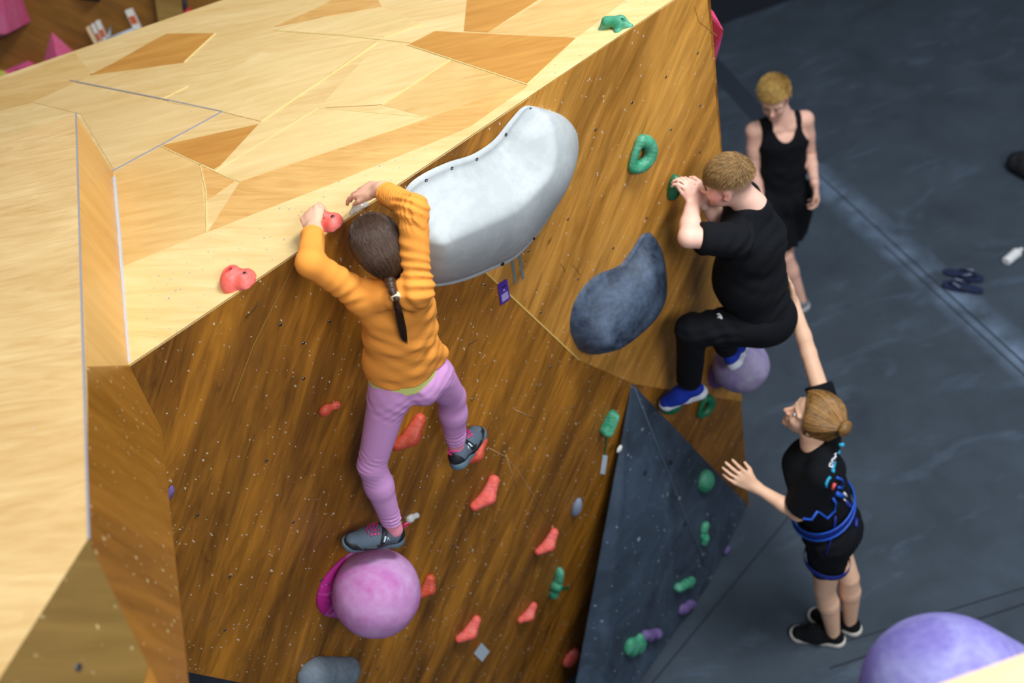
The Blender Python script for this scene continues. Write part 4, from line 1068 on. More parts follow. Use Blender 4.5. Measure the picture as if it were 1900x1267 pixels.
# hair: combed back from a parting into a braided tail
hairG = hair_mat('dark_brown_hair', (64, 45, 34), .40)
rs = np.random.RandomState(3)
f, u, r = gax; s = .82
CC = HC + (f * -.012 + u * .028) * s
rad = V(.107, .098, .0875) * s
def ellp(dv, k=1.0): return CC + (f * dv[0] * rad[0] + u * dv[1] * rad[1] + r * dv[2] * rad[2]) * k
gath_w = reach(HC, 735, 517, .10, True)
gd = gath_w - CC; gdir = unit(V((gd @ f) / rad[0], (gd @ u) / rad[1], (gd @ r) / rad[2]))
gath = ellp(gdir, 1.02)
g = Field(HC - .16, HC + .16, .003)
g.ell(CC, (f, u, r), rad * .985, .01)
g.ell(CC + (-f * .045 - u * .04) * s, (f, u, r), rad * .78, .02)
g.cone(mid(CC, gath, .6), gath, .05, .022, .02)
g.half(CC + f * .045 * s - u * .01, unit(f - u * .55), .003)
HCF = g.copy(); hcap = solid('hair', g, hairG, GIRL, sm=2, col=lambda v: np.full((len(v), 3), .75))
paths = []
Z = 0
def slerp(a, b, t):
    w_ = math.acos(max(-1, min(1, float(a @ b)))); return (a * sin((1 - t) * w_) + b * sin(t * w_)) / max(sin(w_), 1e-6)
for i in range(5200):
    # start along the parting or the front hairline
    if i < 1500:
        t = rs.uniform(0, 1); sg = rs.choice([-1, 1]); ang = t * 2.0 - .55     # from brow over the crown
        d0 = unit(V(cos(ang), sin(ang) + .35, -.06 * sg * 0 + sg * rs.uniform(.015, .05)))
        d1 = unit(d0 * .55 + V(0, .25, sg * .85) * (.75 + .2 * t))
    elif i > 2100:
        d0 = unit(rs.normal(0, 1, 3) + V(.1, .9, 0)); d0 = unit(V(d0[0], abs(d0[1]) + .1 - .0, d0[2])); d1 = slerp(d0, gdir, .3)
    else:
        sg = rs.choice([-1, 1]); a = rs.uniform(-.9, .5); d0 = unit(V(.45 + rs.uniform(-.25, .1), a, sg * .95)); d1 = unit(d0 + V(-.5, -.1, sg * .3))
    pts = []
    k0 = rs.uniform(.985, 1.03)
    for j in range(11):
        t_ = j / 10
        a_ = slerp(d0, d1, min(t_ * 1.2, 1)); b_ = slerp(d1, gdir, t_); dv = slerp(unit(a_), unit(b_), t_)
        p = ellp(unit(dv), k0 * (1 - .015 * t_) + .012 * sin(t_ * pi))
        if j == 10: p = gath + rs.normal(0, .006, 3)
        if j == 9: p = mid(p, gath, .35)
        pts.append(p)
    paths.append(pts)
PA = np.array(paths); PA[:, :10] = HCF.cast(CC, PA[:, :10].reshape(-1, 3), np.repeat(rs.uniform(-.0002, .0024, len(PA)), 10), .155).reshape(-1, 10, 3); paths = list(PA)
strands('hair_strands', paths, .00062, hairG, hcap, tints(len(paths), rs, .5, 1.9, .2))
# braid and tail, lying down the back
tie = at(734, 549, float((gath - CAM) @ FW) + .0)
def back_pt(px, py, off): # a point just above the back of the top
    r_ = ray(px, py); q = SF.drop([at(px, py, ND - .22)], r_, off, .6); return q[0]
tie = back_pt(734, 549, .012); gathb = gath
br_ = Field(np.minimum(gathb, tie) - .06, np.maximum(gathb, tie) + .06, .0025)
bd = unit(tie - gathb); bs = unit(np.cross(bd, N)); bl_ = np.linalg.norm(tie - gathb)
nb_ = 5
for i in range(nb_):
    for sg in (-1, 1):
        a = gathb + bd * bl_ * (i + (.5 if sg > 0 else 0)) / nb_; wd = .016 * (1.35 - .6 * i / nb_)
        br_.cone(a + bs * sg * wd, a + bd * bl_ / nb_ * .8 - bs * sg * wd * .2 - gf * .004, wd * .85, wd * .6, .002)
solid('braid', br_, hairG, hcap, sm=1, col=lambda v: .7 + .5 * np.abs(np.sin(v @ bs * 900))[:, None] * np.ones(3))
g = Field(tie - .05, tie + .05, .002); g.cone(tie - bd * .006, tie + bd * .009, .0135, .0135, .002, cut0=True, cut1=True); 
solid('hair_tie', g, cloth_mat('cream_hair_tie', (226, 208, 176), .05), GIRL, sm=1)
paths = []
c_ = [back_pt(x, y, o) for x, y, o in ((734, 549, .012), (738, 570, .014), (743, 596, .013), (749, 630, .008))]
for i in range(1000):
    o1 = rs.normal(0, 1, 2); ln = rs.uniform(.72, 1.02); pts = []
    for j in range(8):
        t_ = j / 7 * ln * 3; k = min(int(t_), 2); q = c_[k] + (c_[k + 1] - c_[k]) * (t_ - k)
        wd = (.009, .019, .021, .015)[k] * (1 - (t_ - k)) + (.019, .021, .015, .006)[min(k, 3)] * (t_ - k)
        o1c = np.clip(o1, -1.5, 1.5); pts.append(q + bs * o1c[0] * wd * .75 - gf * abs(o1c[1]) * wd * .5)
    paths.append(pts)
strands('ponytail', paths, .0007, hairG, hcap, tints(len(paths), rs, .35, 1.2, .2))
pc = hair_mat('scalp_parting', (196, 160, 128), .6)
strands('parting', [HCF.cast(CC, np.array([ellp(unit(V(cos(a), sin(a) + .35, .012 * sin(a * 9)))) for a in np.linspace(.55, 1.5, 14)]), .003, .155)], .0012, pc, hcap, [[1, 1, 1]])
# ---------------------------------------------------------------- helpers for the three other figures
def frame(up, lat): 
    up = unit(up); lat = unit(lat - (lat @ up) * up); fw = np.cross(up, lat); return lat, up, fw
def bounds(*pts, pad=.2): a = np.array(pts); return a.min(0) - pad, a.max(0) + pad
def short_hair(root, CC, ax, rad, n, dirfn, ln, mat_, keep, cuts, r=.0008, seed=1, lift=.3, capk=.99, tn=(.6, 1.5), nm='hair', cs=.003):
    f, u, r_ = ax; rs = np.random.RandomState(seed); R_ = float(max(rad)) + .03
    g = Field(CC - R_, CC + R_, cs); g.ell(CC, ax, rad * capk, .005)
    for p, q in cuts: g.half(p, q, .01)
    g.warp(lambda q: .0012 * np.sin(q @ r_ * 300 + 2 * np.sin(q @ f * 90)))
    gc = g.copy(); cap = solid(nm, g, mat_, root, sm=2, col=lambda v: np.full((len(v), 3), .8))
    P0 = []; 
    while len(P0) < n:
        d = unit(rs.normal(0, 1, 3)); p = CC + f * d[0] * rad[0] + u * d[1] * rad[1] + r_ * d[2] * rad[2]
        if keep(d): P0.append((d, p))
    paths = []
    base = gc.cast(CC, np.array([p for d, p in P0]), -.002, R_)
    for (d, _), p in zip(P0, base):
        if np.linalg.norm(p - CC) < .03: continue
        nrm = unit(p - CC); t = dirfn(d); t = f * t[0] + u * t[1] + r_ * t[2] + rs.normal(0, .12, 3); t = unit(t - (t @ nrm) * nrm)
        L_ = ln * rs.uniform(.6, 1.15); q = p.copy(); pts = [q.copy()]
        dr = unit(t + nrm * lift)
        for j in range(4):
            q = q + dr * L_ / 4; dr = unit(dr - nrm * lift * .38); pts.append(q.copy())
        paths.append(pts)
    strands('hair_strands', paths, r, mat_, cap, tints(len(paths), rs, *tn))
    return cap
# ---------------------------------------------------------------- the boy
BOY = empty('person', wall(1330, 760, .1), 'boy in black T-shirt and trousers with blue shoes clinging to the green hold', 'person')
SKB = skin_mat('boy_skin', (232, 184, 164), (240, 198, 180))
HD = wall(1350, 338, .22); NKb = wall(1388, 380, .27); HPb = wall(1404, 578, .31)
lat, bu, bf = frame(NKb - HPb, V(.82, .35, .1)); 
if bf @ N > 0: bf = -bf
toC = unit(CAM - NKb)
latn = unit(np.cross(bu, V(-.86, .5, 0)));  # sideways of a body that faces the wall
if latn @ toC < 0: latn = -latn
bf = unit(np.cross(latn, bu)); bf = bf if bf @ N < 0 else -bf
sLb = NKb + latn * .135 - bu * .065 + bf * .03; sRb = NKb - latn * .135 - bu * .065 + bf * .04
wLb = wall(1285, 374, .10); eLb = reach(wLb, 1278, 440, .20, True)
wRb = wall(1306, 372, .11); eRb = mid(sRb, wRb, .5) + V(0, 0, -.11) + bf * .02
hLb = HPb + latn * .075; hRb = HPb - latn * .075
kLb = wall(1283, 612, .19); aLb = wall(1279, 712, .13)
kRb = wall(1342, 618, .20)
lz = V(0, 0, 1)
LB_top = LB + V(0, -.0, LR)
LD = float((LB - CAM) @ FW); LSb = .232
hp2 = at(1364, 686, LD - LR * 1.75); xb2 = unit(at(1384, 630, LD - .01) - hp2); zb2 = unit(V(-.6, -.05, 1)); zb2 = unit(zb2 - (zb2 @ xb2) * xb2); ob2 = hp2 + xb2 * .005
aRb = ob2 + xb2 * LSb * .2 + zb2 * LSb * .37
lo, hi = bounds(HD, NKb, sLb, sRb, wLb, wRb, eLb, eRb, hLb, hRb, kLb, aLb, kRb, aRb, pad=.2)
B = Field(lo, hi, .0055)
B.chain([(HPb, .10), (mid(HPb, NKb, .4) + bf * .02, .11), (mid(HPb, NKb, .75), .10), (NKb - bu * .05, .06)], .03, latn, 1.15)
B.cone(sLb, sRb, .05, .05, .03)
for a, b, c in ((sLb, eLb, wLb), (sRb, eRb, wRb)): B.cone(a, b, .047, .039, .015); B.cone(b, mid(b, c, .4), .040, .038, .012); B.cone(mid(b, c, .35), c, .038, .026, .012)
for a, b, c in ((hLb, kLb, aLb), (hRb, kRb, aRb)): B.cone(a, b, .075, .05, .02); B.cone(b, c, .05, .034, .012)
hand(B, wLb, unit(wall(1274, 340, .075) - wLb), unit(-N - V(.6, 0, 0)), V(.1, 0, 1) + N * .4, .155, curls=(.7, .9, .6), thumb=(.3, .1), wr=.028, tc=.2)
hand(B, wRb, unit(wall(1290, 342, .09) - wRb), unit(-N - V(.4, 0, 0)), V(.1, .3, 1) + N * .2, .150, curls=(.7, .9, .6), thumb=(.3, .1), wr=.027, tc=.2)
bhf = unit(V(-.86, .48, -.10)); bhu = unit(V(-.12, .02, 1) + bhf * .12); bhu = unit(bhu - (bhu @ bhf) * bhf)
BP, bax = head(B, HD, bhf, bhu, .88, neck=NKb - bu * .01, nr=.050)
bfu, buu, bru = bax
B.cone(BP(-.04, -.06, 0), NKb + bu * .0 - bf * .02, .045, .052, .03)
def bcol(v):
    c = np.ones((len(v), 3)); q = (v - HD) / .88
    x, y, z_ = q @ bfu, q @ buu, q @ bru
    hd = np.linalg.norm(v - HD, axis=1) < .17
    ch = np.exp(-(((x - .055) / .04) ** 2 + ((y + .03) / .045) ** 2)) * hd; c -= ch[:, None] * V(.02, .30, .26)
    ear = np.exp(-(((x + .006) / .02) ** 2 + ((y + .012) / .03) ** 2)) * (np.abs(z_) > .066) * hd; c -= ear[:, None] * V(.0, .30, .28)
    st = hd * np.clip((y + .07) / .07, 0, 1) * np.clip((.038 - x + .5 * y) / .02, 0, 1) * (np.abs(z_) < .10) * (1 - np.clip(ear * 2, 0, 1))
    c = c * (1 - st[:, None] * V(.46, .48, .52)); return np.clip(c, 0, 1)
solid('body', B, SKB, BOY, sm=2, col=bcol)
face_bits(BP, bax, .88, BOY)
blk = cloth_mat('black_cotton', (11, 14, 19), .15, .9, sheen=0); blk2 = cloth_mat('black_jersey_trousers', (9, 12, 18), .15, .85, sheen=0)
S = Field(lo, hi, .0055)
S.chain([(HPb - bu * .02 - bf * .02, .125), (mid(HPb, NKb, .35) + bf * .02, .138), (mid(HPb, NKb, .7) + bf * .0, .128), (NKb - bu * .06, .082)], .04, latn, 1.12)
S.cone(sLb, sRb, .062, .062, .04); S.cone(sLb, mid(sLb, eLb, .78), .066, .062, .02, cut1=True); S.cone(sRb, mid(sRb, eRb, .8), .066, .062, .02, cut1=True)
S.cone(NKb - bf * .045 - bu * .02, NKb + latn * .05, .035, .03, .03); S.cone(NKb - bf * .045 - bu * .02, NKb - latn * .05, .035, .03, .03)
S.half(HPb - bu * .05, -bu); 
S.cone(NKb + bu * .025 + bf * .005, mid(NKb, HD, .9) + bu * .02, .054, .07, .004, sub=True)
S.warp(folds([bu + bf * .6, bu - bf * .4], .006, .07, 11, near_seg(mid(HPb, NKb, .1), mid(HPb, NKb, .7), .13)))
S.warp(folds([unit(eLb - sLb) + bu * .5], .004, .04, 12, near_seg(sLb, eLb, .07)))
solid('t_shirt', S, blk, BOY, sm=2)
T_r = Field(lo, hi, .0055)
T_r.ell(HPb - bf * .03 - bu * .03, (latn, bu, bf), (.135, .12, .135), .03); T_r.cone(HPb, HPb + bu * .06, .115, .11, .03, latn, 1.1)
cLb = mid(kLb, aLb, .95); cRb = mid(kRb, aRb, .90)
for a, b, c in ((hLb, kLb, cLb), (hRb, kRb, cRb)): T_r.cone(a - bf * .01, b, .098, .066, .03); T_r.cone(b, c, .066, .052, .02, cut1=True)
T_r.warp(folds([unit(hLb - kLb) + bu * .4, bu], .005, .05, 14, near_seg(kLb, mid(kLb, HPb, .6), .1)))
T_r.warp(folds([unit(kLb - aLb)], .005, .04, 15, near_seg(mid(kLb, aLb, .6), aLb, .06)))
TRF = T_r.copy(); tro = solid('trousers', T_r, blk2, BOY, sm=2)
# small white emblem on the thigh: two curved strokes
ec = wall(1333, 568, .40); lgm = plain('white_print', (214, 218, 222), .5)
pl_ = TRF.drop([at(x, y, 3.6) for x, y in ((1330, 583), (1334, 581), (1338, 586), (1340, 592))], ray(1335, 588), .002, 1.2); tube('emblem', pl_, .0035, lgm, tro, seg=6)
pl_ = TRF.drop([at(x, y, 3.6) for x, y in ((1331, 590), (1334, 586), (1337, 591))], ray(1335, 588), .002, 1.2); tube('emblem', pl_, .003, lgm, tro, seg=6)
blue = cloth_mat('royal_blue_knit', (24, 52, 160), .15, .7); wsole = plain('white_foam_sole', (206, 214, 226), .6)
bm_ = (blue, wsole, blue, cloth_mat('navy_lining', (14, 22, 60), .1), plain('blue_lace', (40, 70, 180), .6))
xb = unit(wall(1236, 744, .06) - wall(1296, 730, .17)); xb = unit(xb - V(0, 0, .12))
LSb = .232
zb = unit(V(0, 0, 1) - (V(0, 0, 1) @ xb) * xb); ob_ = aLb - xb * LSb * .20 - zb * LSb * .36
e_, Pb = shoe(BOY, ob_, xb, zb, LSb, bm_, style='run', laces=False)
sgn = 1 if np.cross(zb, xb) @ toC > 0 else -1
for k in (-1, 1):
    tube('emblem', [Pb(.44 + .035 * k * 0 + q * .10 - .05, sgn * .158, .19 + k * (.035 - .03 * abs(sin(q * pi)))) for q in (0, .25, .5, .75, 1)], .008 * LSb * 1.2, lgm, e_, seg=6)
shoe(BOY, ob2, xb2, zb2, LSb, bm_, style='run', laces=False)
hairB = hair_mat('light_brown_hair', (152, 120, 78), .5)
cCb = HD + (bfu * -.012 + buu * .028) * .88; rb_ = V(.104, .098, .083) * .88
short_hair(BOY, cCb, bax, rb_, 5200, lambda d: (d[0] + .62 + .25 * (d[0] > -.4), (d[1] - .72) - .25 * (d[0] > .6), d[2]), .034, hairB,
           lambda d: d[1] > .13 + .12 * max(-d[0], 0) - .06 * (d[0] > .6), [(cCb + buu * .015, unit(-buu + bfu * .10))], r=.0009, seed=5, lift=.35, tn=(.55, 1.45))
# ---------------------------------------------------------------- the woman
WOM = empty('person', floor_at(1545, 1190), 'woman in black T-shirt, shorts and blue climbing harness reaching up to support the boy', 'person')
SKW = skin_mat('woman_skin', (222, 176, 144), (234, 192, 162))
NKw = top(1510, 824, 1.435); HPw = top(1530, 968, .93)
wl, wu, wf = frame(NKw - HPw, V(.25, 1, 0)); wf = unit(np.cross(wl, wu)); wf = wf if wf[0] < 0 else -wf
aN = top(1546, 1172, .095); aF = top(1577, 1150, .095)
hN = HPw - wl * .085 - wu * .02; hF = HPw + wl * .085 - wu * .02
kN = reach(aN, 1530, 1092, .40, True); kF = reach(aF, 1574, 1070, .40, True)
sN = NKw - wl * .165 - wu * .035; sF = top(1541, 785, 1.44)
eF = reach(sF, 1500, 655, .29, True); wF = reach(eF, 1471, 556, .25, True)
eN = reach(sN, 1480, 952, .28, False); wN = reach(eN, 1398, 901, .24, True)
HDw = top(1508, 772, 1.575)
lo, hi = bounds(HDw, NKw, eF, wF, eN, wN, aN, aF, hN, pad=.22); lo[2] = -.01
B = Field(lo, hi, .0058)
W = lambda a, b, c: HPw + wl * a + wu * b + wf * c
TLw = np.linalg.norm(NKw - HPw)
B.chain([(W(0, -.03, -.01), .10), (W(0, TLw * .35, .0), .078), (W(0, TLw * .7, .01), .09), (NKw - wu * .07, .06)], .03, wl, 1.3)
B.cone(sN, sF, .042, .042, .03); B.cone(NKw - wu * .06, NKw + wu * .06, .05, .048, .02)
for a, b, c in ((sN, eN, wN), (sF, eF, wF)): B.cone(a, b, .044, .035, .015); B.cone(b, mid(b, c, .35), .036, .034, .012); B.cone(mid(b, c, .3), c, .034, .0235, .012)
for a, b, c in ((hN, kN, aN), (hF, kF, aF)):
    B.cone(a, b, .085, .052, .02); B.cone(b, mid(b, c, .35), .051, .053, .006); B.cone(mid(b, c, .3) - wf * .006, c, .053, .034, .010); B.cone(c, c - V(0, 0, .03), .033, .034, .01)
hand(B, wF, unit(at(1457, 500, float((wF - CAM) @ FW) - .07) - wF), unit(-V(1, -.1, -.1)), V(0, .9, .3), .18, curls=(.12, .12, .1), thumb=(.3, .1), wr=.026, tc=.1, spread=.04)
hand(B, wN, unit(reach(wN, 1352, 872, .15, True) - wN), unit(V(-.2, .8, .15)), V(.2, -.2, 1), .185, curls=((.05, .15, .1), (.1, .2, .1), (.2, .25, .1), (.35, .3, .15)), thumb=(.6, .35), wr=.026, tc=.2, spread=.10)
whf = unit(V(-.78, .44, .50)); whu = unit(V(.45, -.28, 1)); whu = unit(whu - (whu @ whf) * whf)
WP, wax = head(B, HDw, whf, whu, 1.0, neck=NKw, nr=.05)
solid('body', B, SKW, WOM, sm=2, col=lambda v: np.ones((len(v), 3)) - np.exp(-np.linalg.norm(v - WP(.10, -.02, 0), axis=1) ** 2 / .0012)[:, None] * V(.02, .16, .14))
face_bits(WP, wax, .97, WOM, parts_skip=True)
S = Field(lo, hi, .006)
S.chain([(W(0, .02, 0), .124), (W(0, TLw * .4, .0), .120), (W(0, TLw * .72, .015), .126), (NKw - wu * .055, .07)], .04, wl, 1.25)
S.ell(W(-.06, TLw * .66, .085), (wl, wu, wf), (.06, .065, .055), .03); S.ell(W(.06, TLw * .66, .085), (wl, wu, wf), (.06, .065, .055), .03)
S.cone(sN, sF, .056, .056, .04); S.cone(sN, mid(sN, eN, .78), .070, .084, .02, cut1=True); S.cone(sF, mid(sF, eF, .55), .064, .062, .03, cut1=True)
S.half(W(0, -.01, 0), -wu); S.cone(NKw + wu * .02, NKw + wu * .12, .052, .056, .004, sub=True)
S.warp(folds([wu + wf * .5, wu - wf * .7], .006, .07, 21, near_seg(W(0, .05, 0), W(0, TLw * .6, 0), .12)))
WSF = S.copy(); tsh = solid('t_shirt', S, blk, WOM, sm=2)
# cyan and white print across the back
cy = plain('cyan_print', (30, 150, 190), .6); wp_ = plain('white_shirt_print', (205, 210, 220), .6)
def on_back(pts, r, m, nm='print', par=None, Fd=None, off=.003):
    q = (Fd or WSF).drop([at(x, y, 4.05) for x, y in pts], ray(*pts[len(pts) // 2]), off, .9); return tube(nm, q, r, m, par or tsh, seg=6)
on_back([(1561, 822), (1562, 828)], .012, cy); on_back([(1557, 836), (1556, 842)], .007, cy)
on_back([(1550, 857), (1547, 866), (1544, 874)], .0065, cy); on_back([(1547, 871), (1545, 876)], .008, cy)
on_back([(1541, 884), (1536, 890), (1533, 897), (1533, 904)], .007, cy)
on_back([(1552, 840), (1549, 843), (1551, 847), (1547, 850)], .0042, wp_)
on_back([(1549, 852), (1545, 851), (1543, 856), (1547, 858)], .0042, wp_)
on_back([(1545, 861), (1540, 859), (1539, 865), (1543, 867), (1546, 863)], .0042, wp_)
sho = cloth_mat('black_shorts_fabric', (9, 12, 18), .15, .85)
Sh = Field(lo, hi, .006)
Sh.ell(W(0, -.03, -.035), (wl, wu, wf), (.165, .13, .135), .03); Sh.cone(W(0, 0, 0), W(0, .10, 0), .118, .108, .03, wl, 1.25)
lgN = mid(hN, kN, .52); lgF = mid(hF, kF, .36)
Sh.cone(hN, lgN, .105, .088, .03, cut1=True); Sh.cone(hF, lgF, .105, .10, .03, cut1=True)
Sh.warp(folds([wl + wf, wu + wf * .4], .005, .07, 23)); SHF = Sh.copy(); sh_o = solid('shorts', Sh, sho, WOM, sm=2)
# harness: belt, leg loops, gear loops, side straps
hbl = plain('royal_blue_webbing', (14, 34, 124), .6); hbr = plain('bright_blue_rope_trim', (22, 78, 180), .5)
HAR = tube('harness', [W(.170 * cos(a), .105 - .05 * sin(a), .0) + wf * .140 * sin(a) for a in [2 * pi * i / 28 for i in range(28)]], .020, hbl, WOM, seg=8, close=True, flat=[unit(wl * cos(a) + wf * sin(a)) for a in [2 * pi * i / 28 for i in range(28)]])
for dz, m_, r_ in ((.107, hbr, .005), (.063, hbr, .005)):
    tube('belt_trim', [W(.174 * cos(a), dz + .02 - .05 * sin(a), 0) + wf * .144 * sin(a) for a in [2 * pi * i / 28 for i in range(28)]], r_, m_, HAR, seg=6, close=True)
for (h_, k_, c0) in ((hN, kN, .40), (hF, kF, .28)):
    c = mid(h_, k_, c0); dd = unit(k_ - h_); aa = unit(np.cross(dd, wf)); bb = np.cross(dd, aa); rr_ = .106
    tube('leg_loop', [c + (aa * cos(a) + bb * sin(a)) * rr_ + dd * .02 * sin(a) for a in [2 * pi * i / 24 for i in range(24)]], .018, hbl, HAR, seg=8, close=True, flat=[unit(aa * cos(a) + bb * sin(a)) for a in [2 * pi * i / 24 for i in range(24)]])
def har(pts, r, m, nm): 
    MF = SHF.copy(); MF.D = np.minimum(SHF.D, WSF.D)
    q = MF.drop([at(x, y, 4.1) for x, y in pts], ray(*pts[len(pts) // 2]), .012, 1.0); return tube(nm, q, r, m, HAR, seg=6)
har([(1487, 962), (1505, 964), (1515, 948), (1522, 952), (1535, 962), (1550, 946), (1553, 932), (1546, 922)], .0065, hbr, 'gear_loop')
har([(1551, 955), (1549, 975), (1542, 1000), (1531, 1030)], .006, hbl, 'side_strap')
har([(1570, 930), (1582, 945), (1589, 965), (1588, 978)], .010, hbl, 'side_strap')
har([(1553, 886), (1561, 889), (1565, 898), (1562, 906), (1554, 904)], .007, hbr, 'haul_loop')
har([(1552, 915), (1558, 918), (1564, 922)], .012, hbr, 'buckle_strap'); har([(1544, 908), (1549, 897)], .008, plain('coral_label', (210, 80, 80), .6), 'label')
har([(1566, 914), (1571, 921)], .006, wp_, 'white_label'); har([(1565, 925), (1570, 930)], .004, wp_, 'white_label')
blk3 = cloth_mat('black_shoe_knit', (14, 16, 20), .1, .8); cr = plain('cream_foam_sole', (196, 192, 184), .6)
wm_ = (blk3, cr, blk3, blk3, plain('black_lace', (26, 28, 34), .6))
LSw = .275
xN = unit(floor_at(1468, 1190) - floor_at(1560, 1205)); xF = unit(floor_at(1500, 1150) - floor_at(1585, 1180))
for a_, x_ in ((aN, xN), (aF, xF)): 
    o_ = a_ - x_ * LSw * .20; o_ = V(o_[0], o_[1], .003); shoe(WOM, o_, x_, Z3, LSw, wm_, style='run')
hairW = hair_mat('dark_blond_hair', (138, 102, 56), .36)
wfu, wuu, wru = wax; cW = HDw + (wfu * -.014 + wuu * .028) * 1.0; rW = V(.114, .106, .092) * 1.03
g = Field(cW - .19, cW + .19, .0035); g.ell(cW, wax, rW * .985, .01); g.ell(cW - wfu * .035 - wuu * .045, wax, rW * .80, .03)
bun = reach(cW, 1563, 793, .125, True)
g.cone(mid(cW, bun, .5), bun, .055, .02, .03); g.half(cW + wfu * .058 - wuu * .01, unit(wfu - wuu * .42), .004)
wc = g.copy(); wcap = solid('hair', g, hairW, WOM, sm=2, col=lambda v: np.full((len(v), 3), .62))
rs = np.random.RandomState(8); paths = []; gd = unit(V((bun - cW) @ wfu / rW[0], (bun - cW) @ wuu / rW[1], (bun - cW) @ wru / rW[2]))
for i in range(2000):
    th_ = rs.uniform(-2.3, 2.3); d0 = unit(V(.62, cos(th_) * .85, sin(th_) * .85) + rs.normal(0, .08, 3)); k0 = rs.uniform(1, 1.03); pts = []
    for j in range(10):
        dv = slerp(d0, gd, (j / 9) * rs.uniform(.97, 1)); pts.append(cW + wfu * dv[0] * rW[0] + wuu * dv[1] * rW[1] + wru * dv[2] * rW[2])
    paths.append(pts)
PA = np.array(paths); PA = wc.cast(cW, PA.reshape(-1, 3), np.repeat(rs.uniform(-.0005, .004, len(PA)), 10), .17).reshape(-1, 10, 3); paths = list(PA)
tw = tints(2000, rs, .25, 1.9, .15); strands('hair_strands', paths, .0011, hairW, wcap, tw)
bdir = unit(bun - cW); ba = unit(np.cross(bdir, wuu)); bb = np.cross(bdir, ba); paths = []
for i in range(500):
    rr = rs.uniform(.014, .037); ph = rs.uniform(0, 6.28); tl = rs.uniform(-.5, .5); pts = []
    for j in range(12):
        a = ph + j * .33; pts.append(bun + bdir * (.014 + .012 * sin(a * 1.5 + ph) * (1 - rr / .045)) + (ba * cos(a) + bb * sin(a)) * rr + bdir * tl * .008)
    paths.append(pts)
g = Field(bun - .05, bun + .06, .003); g.ell(bun + bdir * .012, (bdir, ba, bb), (.024, .032, .032), .002); bn = solid('hair_bun', g, hairW, wcap, sm=1, col=lambda v: np.full((len(v), 3), .7))
strands('bun_strands', paths, .0012, hairW, wcap, tints(500, rs, .5, 1.8, .15))
# ---------------------------------------------------------------- the man
MAN = empty('person', floor_at(1470, 570), 'fair-haired man in a black tank top and shorts standing on the mat behind the boy', 'person')
SKM = skin_mat('man_skin', (222, 172, 150), (232, 186, 166))
NKm = top(1452, 218, 1.47); HPm = top(1453, 358, .93)
ml, mu, mf = frame(NKm - HPm, top(1497, 217, 1.42) - top(1400, 240, 1.42)); mf = mf if mf[1] < 0 else -mf
sRm = NKm - ml * .175 - mu * .05; sLm = NKm + ml * .175 - mu * .05
sRm = top(1400, 243, 1.41); sLm = top(1493, 222, 1.41)
eRm = sRm + V(-.04, -.02, -.28) ; wRm = eRm + V(.0, -.12, -.22)
eLm = reach(sLm, 1503, 288, .29, False); wLm = reach(eLm, 1512, 343, .255, True)
hRm = HPm - ml * .085 - mu * .03; hLm = HPm + ml * .085 - mu * .03
kRm = top(1456, 474, .50); aRm = top(1486, 556, .09); kLm = top(1463, 446, .50); aLm = top(1441, 520, .10)
HDm = top(1436, 182, 1.655)
lo, hi = bounds(HDm, NKm, eRm, wRm, eLm, wLm, aRm, aLm, kRm, pad=.2); lo[2] = -.01
B = Field(lo, hi, .0062)
Mx = lambda a, b, c: HPm + ml * a + mu * b + mf * c
TLm = np.linalg.norm(NKm - HPm)
B.chain([(Mx(0, -.03, 0), .10), (Mx(0, TLm * .35, 0), .092), (Mx(0, TLm * .72, 0), .105), (NKm - mu * .07, .06)], .03, ml, 1.42)
B.cone(sRm, NKm - mu * .015, .054, .05, .04); B.cone(sLm, NKm - mu * .015, .054, .05, .04)
B.cone(NKm - ml * .03 + mf * .05 - mu * .05, sRm + mf * .02, .02, .02, .02); B.cone(NKm + ml * .03 + mf * .05 - mu * .05, sLm + mf * .02, .02, .02, .02)
for a, b, c in ((sRm, eRm, wRm), (sLm, eLm, wLm)): B.cone(a, mid(a, b, .5), .054, .046, .015); B.cone(mid(a, b, .4), b, .047, .037, .015); B.cone(b, mid(b, c, .35), .038, .037, .012); B.cone(mid(b, c, .3), c, .037, .026, .012)
for a, b, c in ((hRm, kRm, aRm), (hLm, kLm, aLm)):
    B.cone(a, b, .085, .056, .02); B.cone(b, mid(b, c, .35), .053, .056, .015); B.cone(mid(b, c, .3), c, .055, .036, .015); B.cone(c, c - V(0, 0, .03), .036, .036, .01)
hand(B, wLm, unit(V(.02, -.12, -1)), unit(-ml), mf, .19, curls=(.5, .6, .4), thumb=(.35, .15), wr=.028)
hand(B, wRm, unit(V(.0, -.15, -1)), unit(ml), mf, .19, curls=(.5, .6, .4), thumb=(.35, .15), wr=.028)
mhf = unit(V(-.50, -.78, -.36)); mhu = unit(V(-.10, -.32, 1)); mhu = unit(mhu - (mhu @ mhf) * mhf)
MP, max_ = head(B, HDm, mhf, mhu, 1.0, neck=NKm, nr=.058)
def mcol(v):
    q = v - HDm; x, y, z_ = q @ max_[0], q @ max_[1], q @ max_[2]; hd = np.linalg.norm(q, axis=1) < .17
    e = np.exp(-(((x - .09) / .03) ** 2 + ((y + .045) / .035) ** 2 + (z_ / .04) ** 2)) * hd; e2 = (np.abs(z_) > .07) * hd * np.exp(-((y + .01) / .03) ** 2)
    return np.ones((len(v), 3)) - (e + e2)[:, None] * V(.02, .22, .20)
solid('body', B, SKM, MAN, sm=2, col=mcol)
face_bits(MP, max_, 1.0, MAN, closed=True)
S = Field(lo, hi, .0062)
S.chain([(Mx(0, -.02, 0), .112), (Mx(0, TLm * .35, 0), .100), (Mx(0, TLm * .72, 0), .112), (NKm - mu * .06, .068)], .03, ml, 1.40)
S.cone(sRm, NKm - mu * .015, .058, .056, .04); S.cone(sLm, NKm - mu * .015, .058, .056, .04)
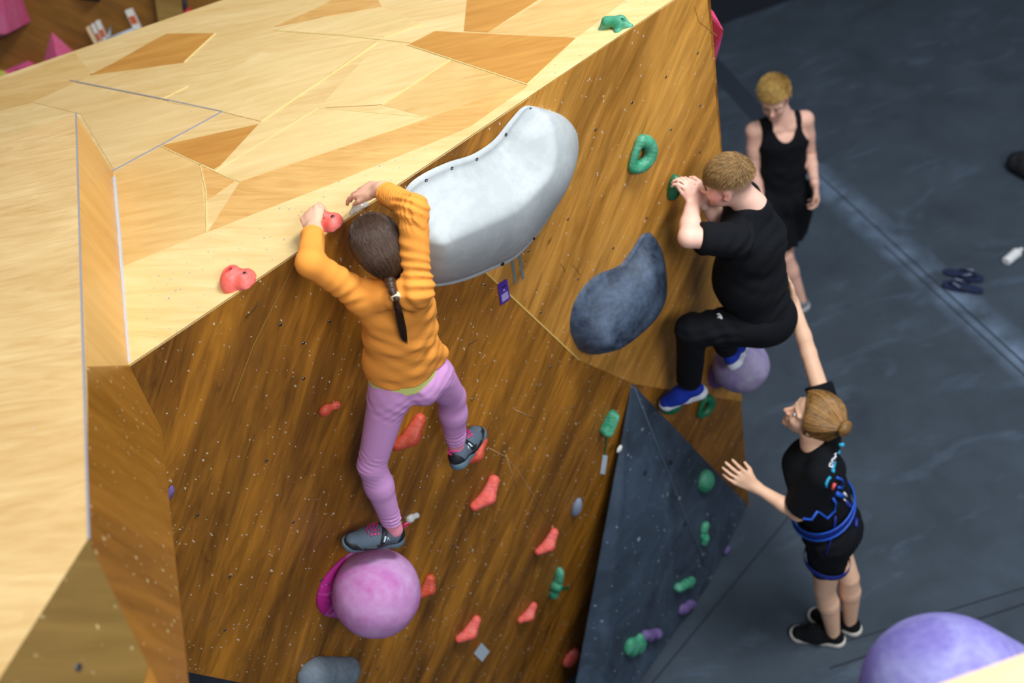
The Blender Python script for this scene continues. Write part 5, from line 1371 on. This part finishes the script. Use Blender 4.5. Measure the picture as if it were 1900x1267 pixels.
S.half(Mx(0, -.04, 0), -mu)
S.ell(NKm + mf * .07 - mu * .0, (ml, mu, mf), (.070, .125, .115), .006, sub=True); S.ell(NKm + mu * .03 - mf * .03, (ml, mu, mf), (.075, .07, .08), .006, sub=True)
for s_ in (sRm, sLm):
    o_ = unit(s_ - (NKm - mu * .1)); S.ell(s_ + ml * (.028 if s_ is sLm else -.028) - mu * .01, (ml, mu, mf), (.068, .125, .12), .006, sub=True)
S.warp(folds([mu + ml * .3, mu - ml * .5], .004, .08, 31, near_seg(Mx(0, 0, 0), Mx(0, TLm * .5, 0), .14)))
solid('tank_top', S, blk, MAN, sm=2)
Sh = Field(lo, hi, .0062); Sh.ell(Mx(0, -.05, -.01), (ml, mu, mf), (.182, .12, .14), .03); Sh.cone(Mx(0, 0, 0), Mx(0, .05, 0), .112, .105, .03, ml, 1.35)
Sh.cone(hRm, mid(hRm, kRm, .82), .122, .112, .03, cut1=True); Sh.cone(hLm, mid(hLm, kLm, .80), .122, .112, .03, cut1=True)
Sh.warp(folds([ml + mu * .2], .006, .08, 33)); solid('shorts', Sh, sho, MAN, sm=2)
gs = (cloth_mat('grey_shoe_knit', (120, 124, 130), .1), plain('pale_grey_sole', (176, 180, 186), .6), blk3, blk3, plain('white_lace', (205, 205, 205), .6))
for a_, x_ in ((aRm, unit(V(-1, -.25, 0))), (aLm, unit(V(-1, -.2, 0)))):
    o_ = a_ - x_ * .28 * .20; o_ = V(o_[0], o_[1], .003); shoe(MAN, o_, x_, Z3, .285, gs, style='run')
hairM = hair_mat('blond_hair', (186, 150, 84), .5)
mfu, muu, mru = max_; cM = HDm + (mfu * -.012 + muu * .030); rM = V(.110, .106, .086)
short_hair(MAN, cM, max_, rM, 3600, lambda d: (.9, -.2 if d[0] > .5 else .1, .15) if d[1] > .2 else (.2, -1, 0), .045, hairM,
           lambda d: d[1] > .10 - .30 * max(-d[0], 0) + .46 * max(d[0], 0), [(cM + muu * .012, unit(-muu + mfu * .62))], r=.0016, seed=9, lift=.55, tn=(.55, 1.4), cs=.004)
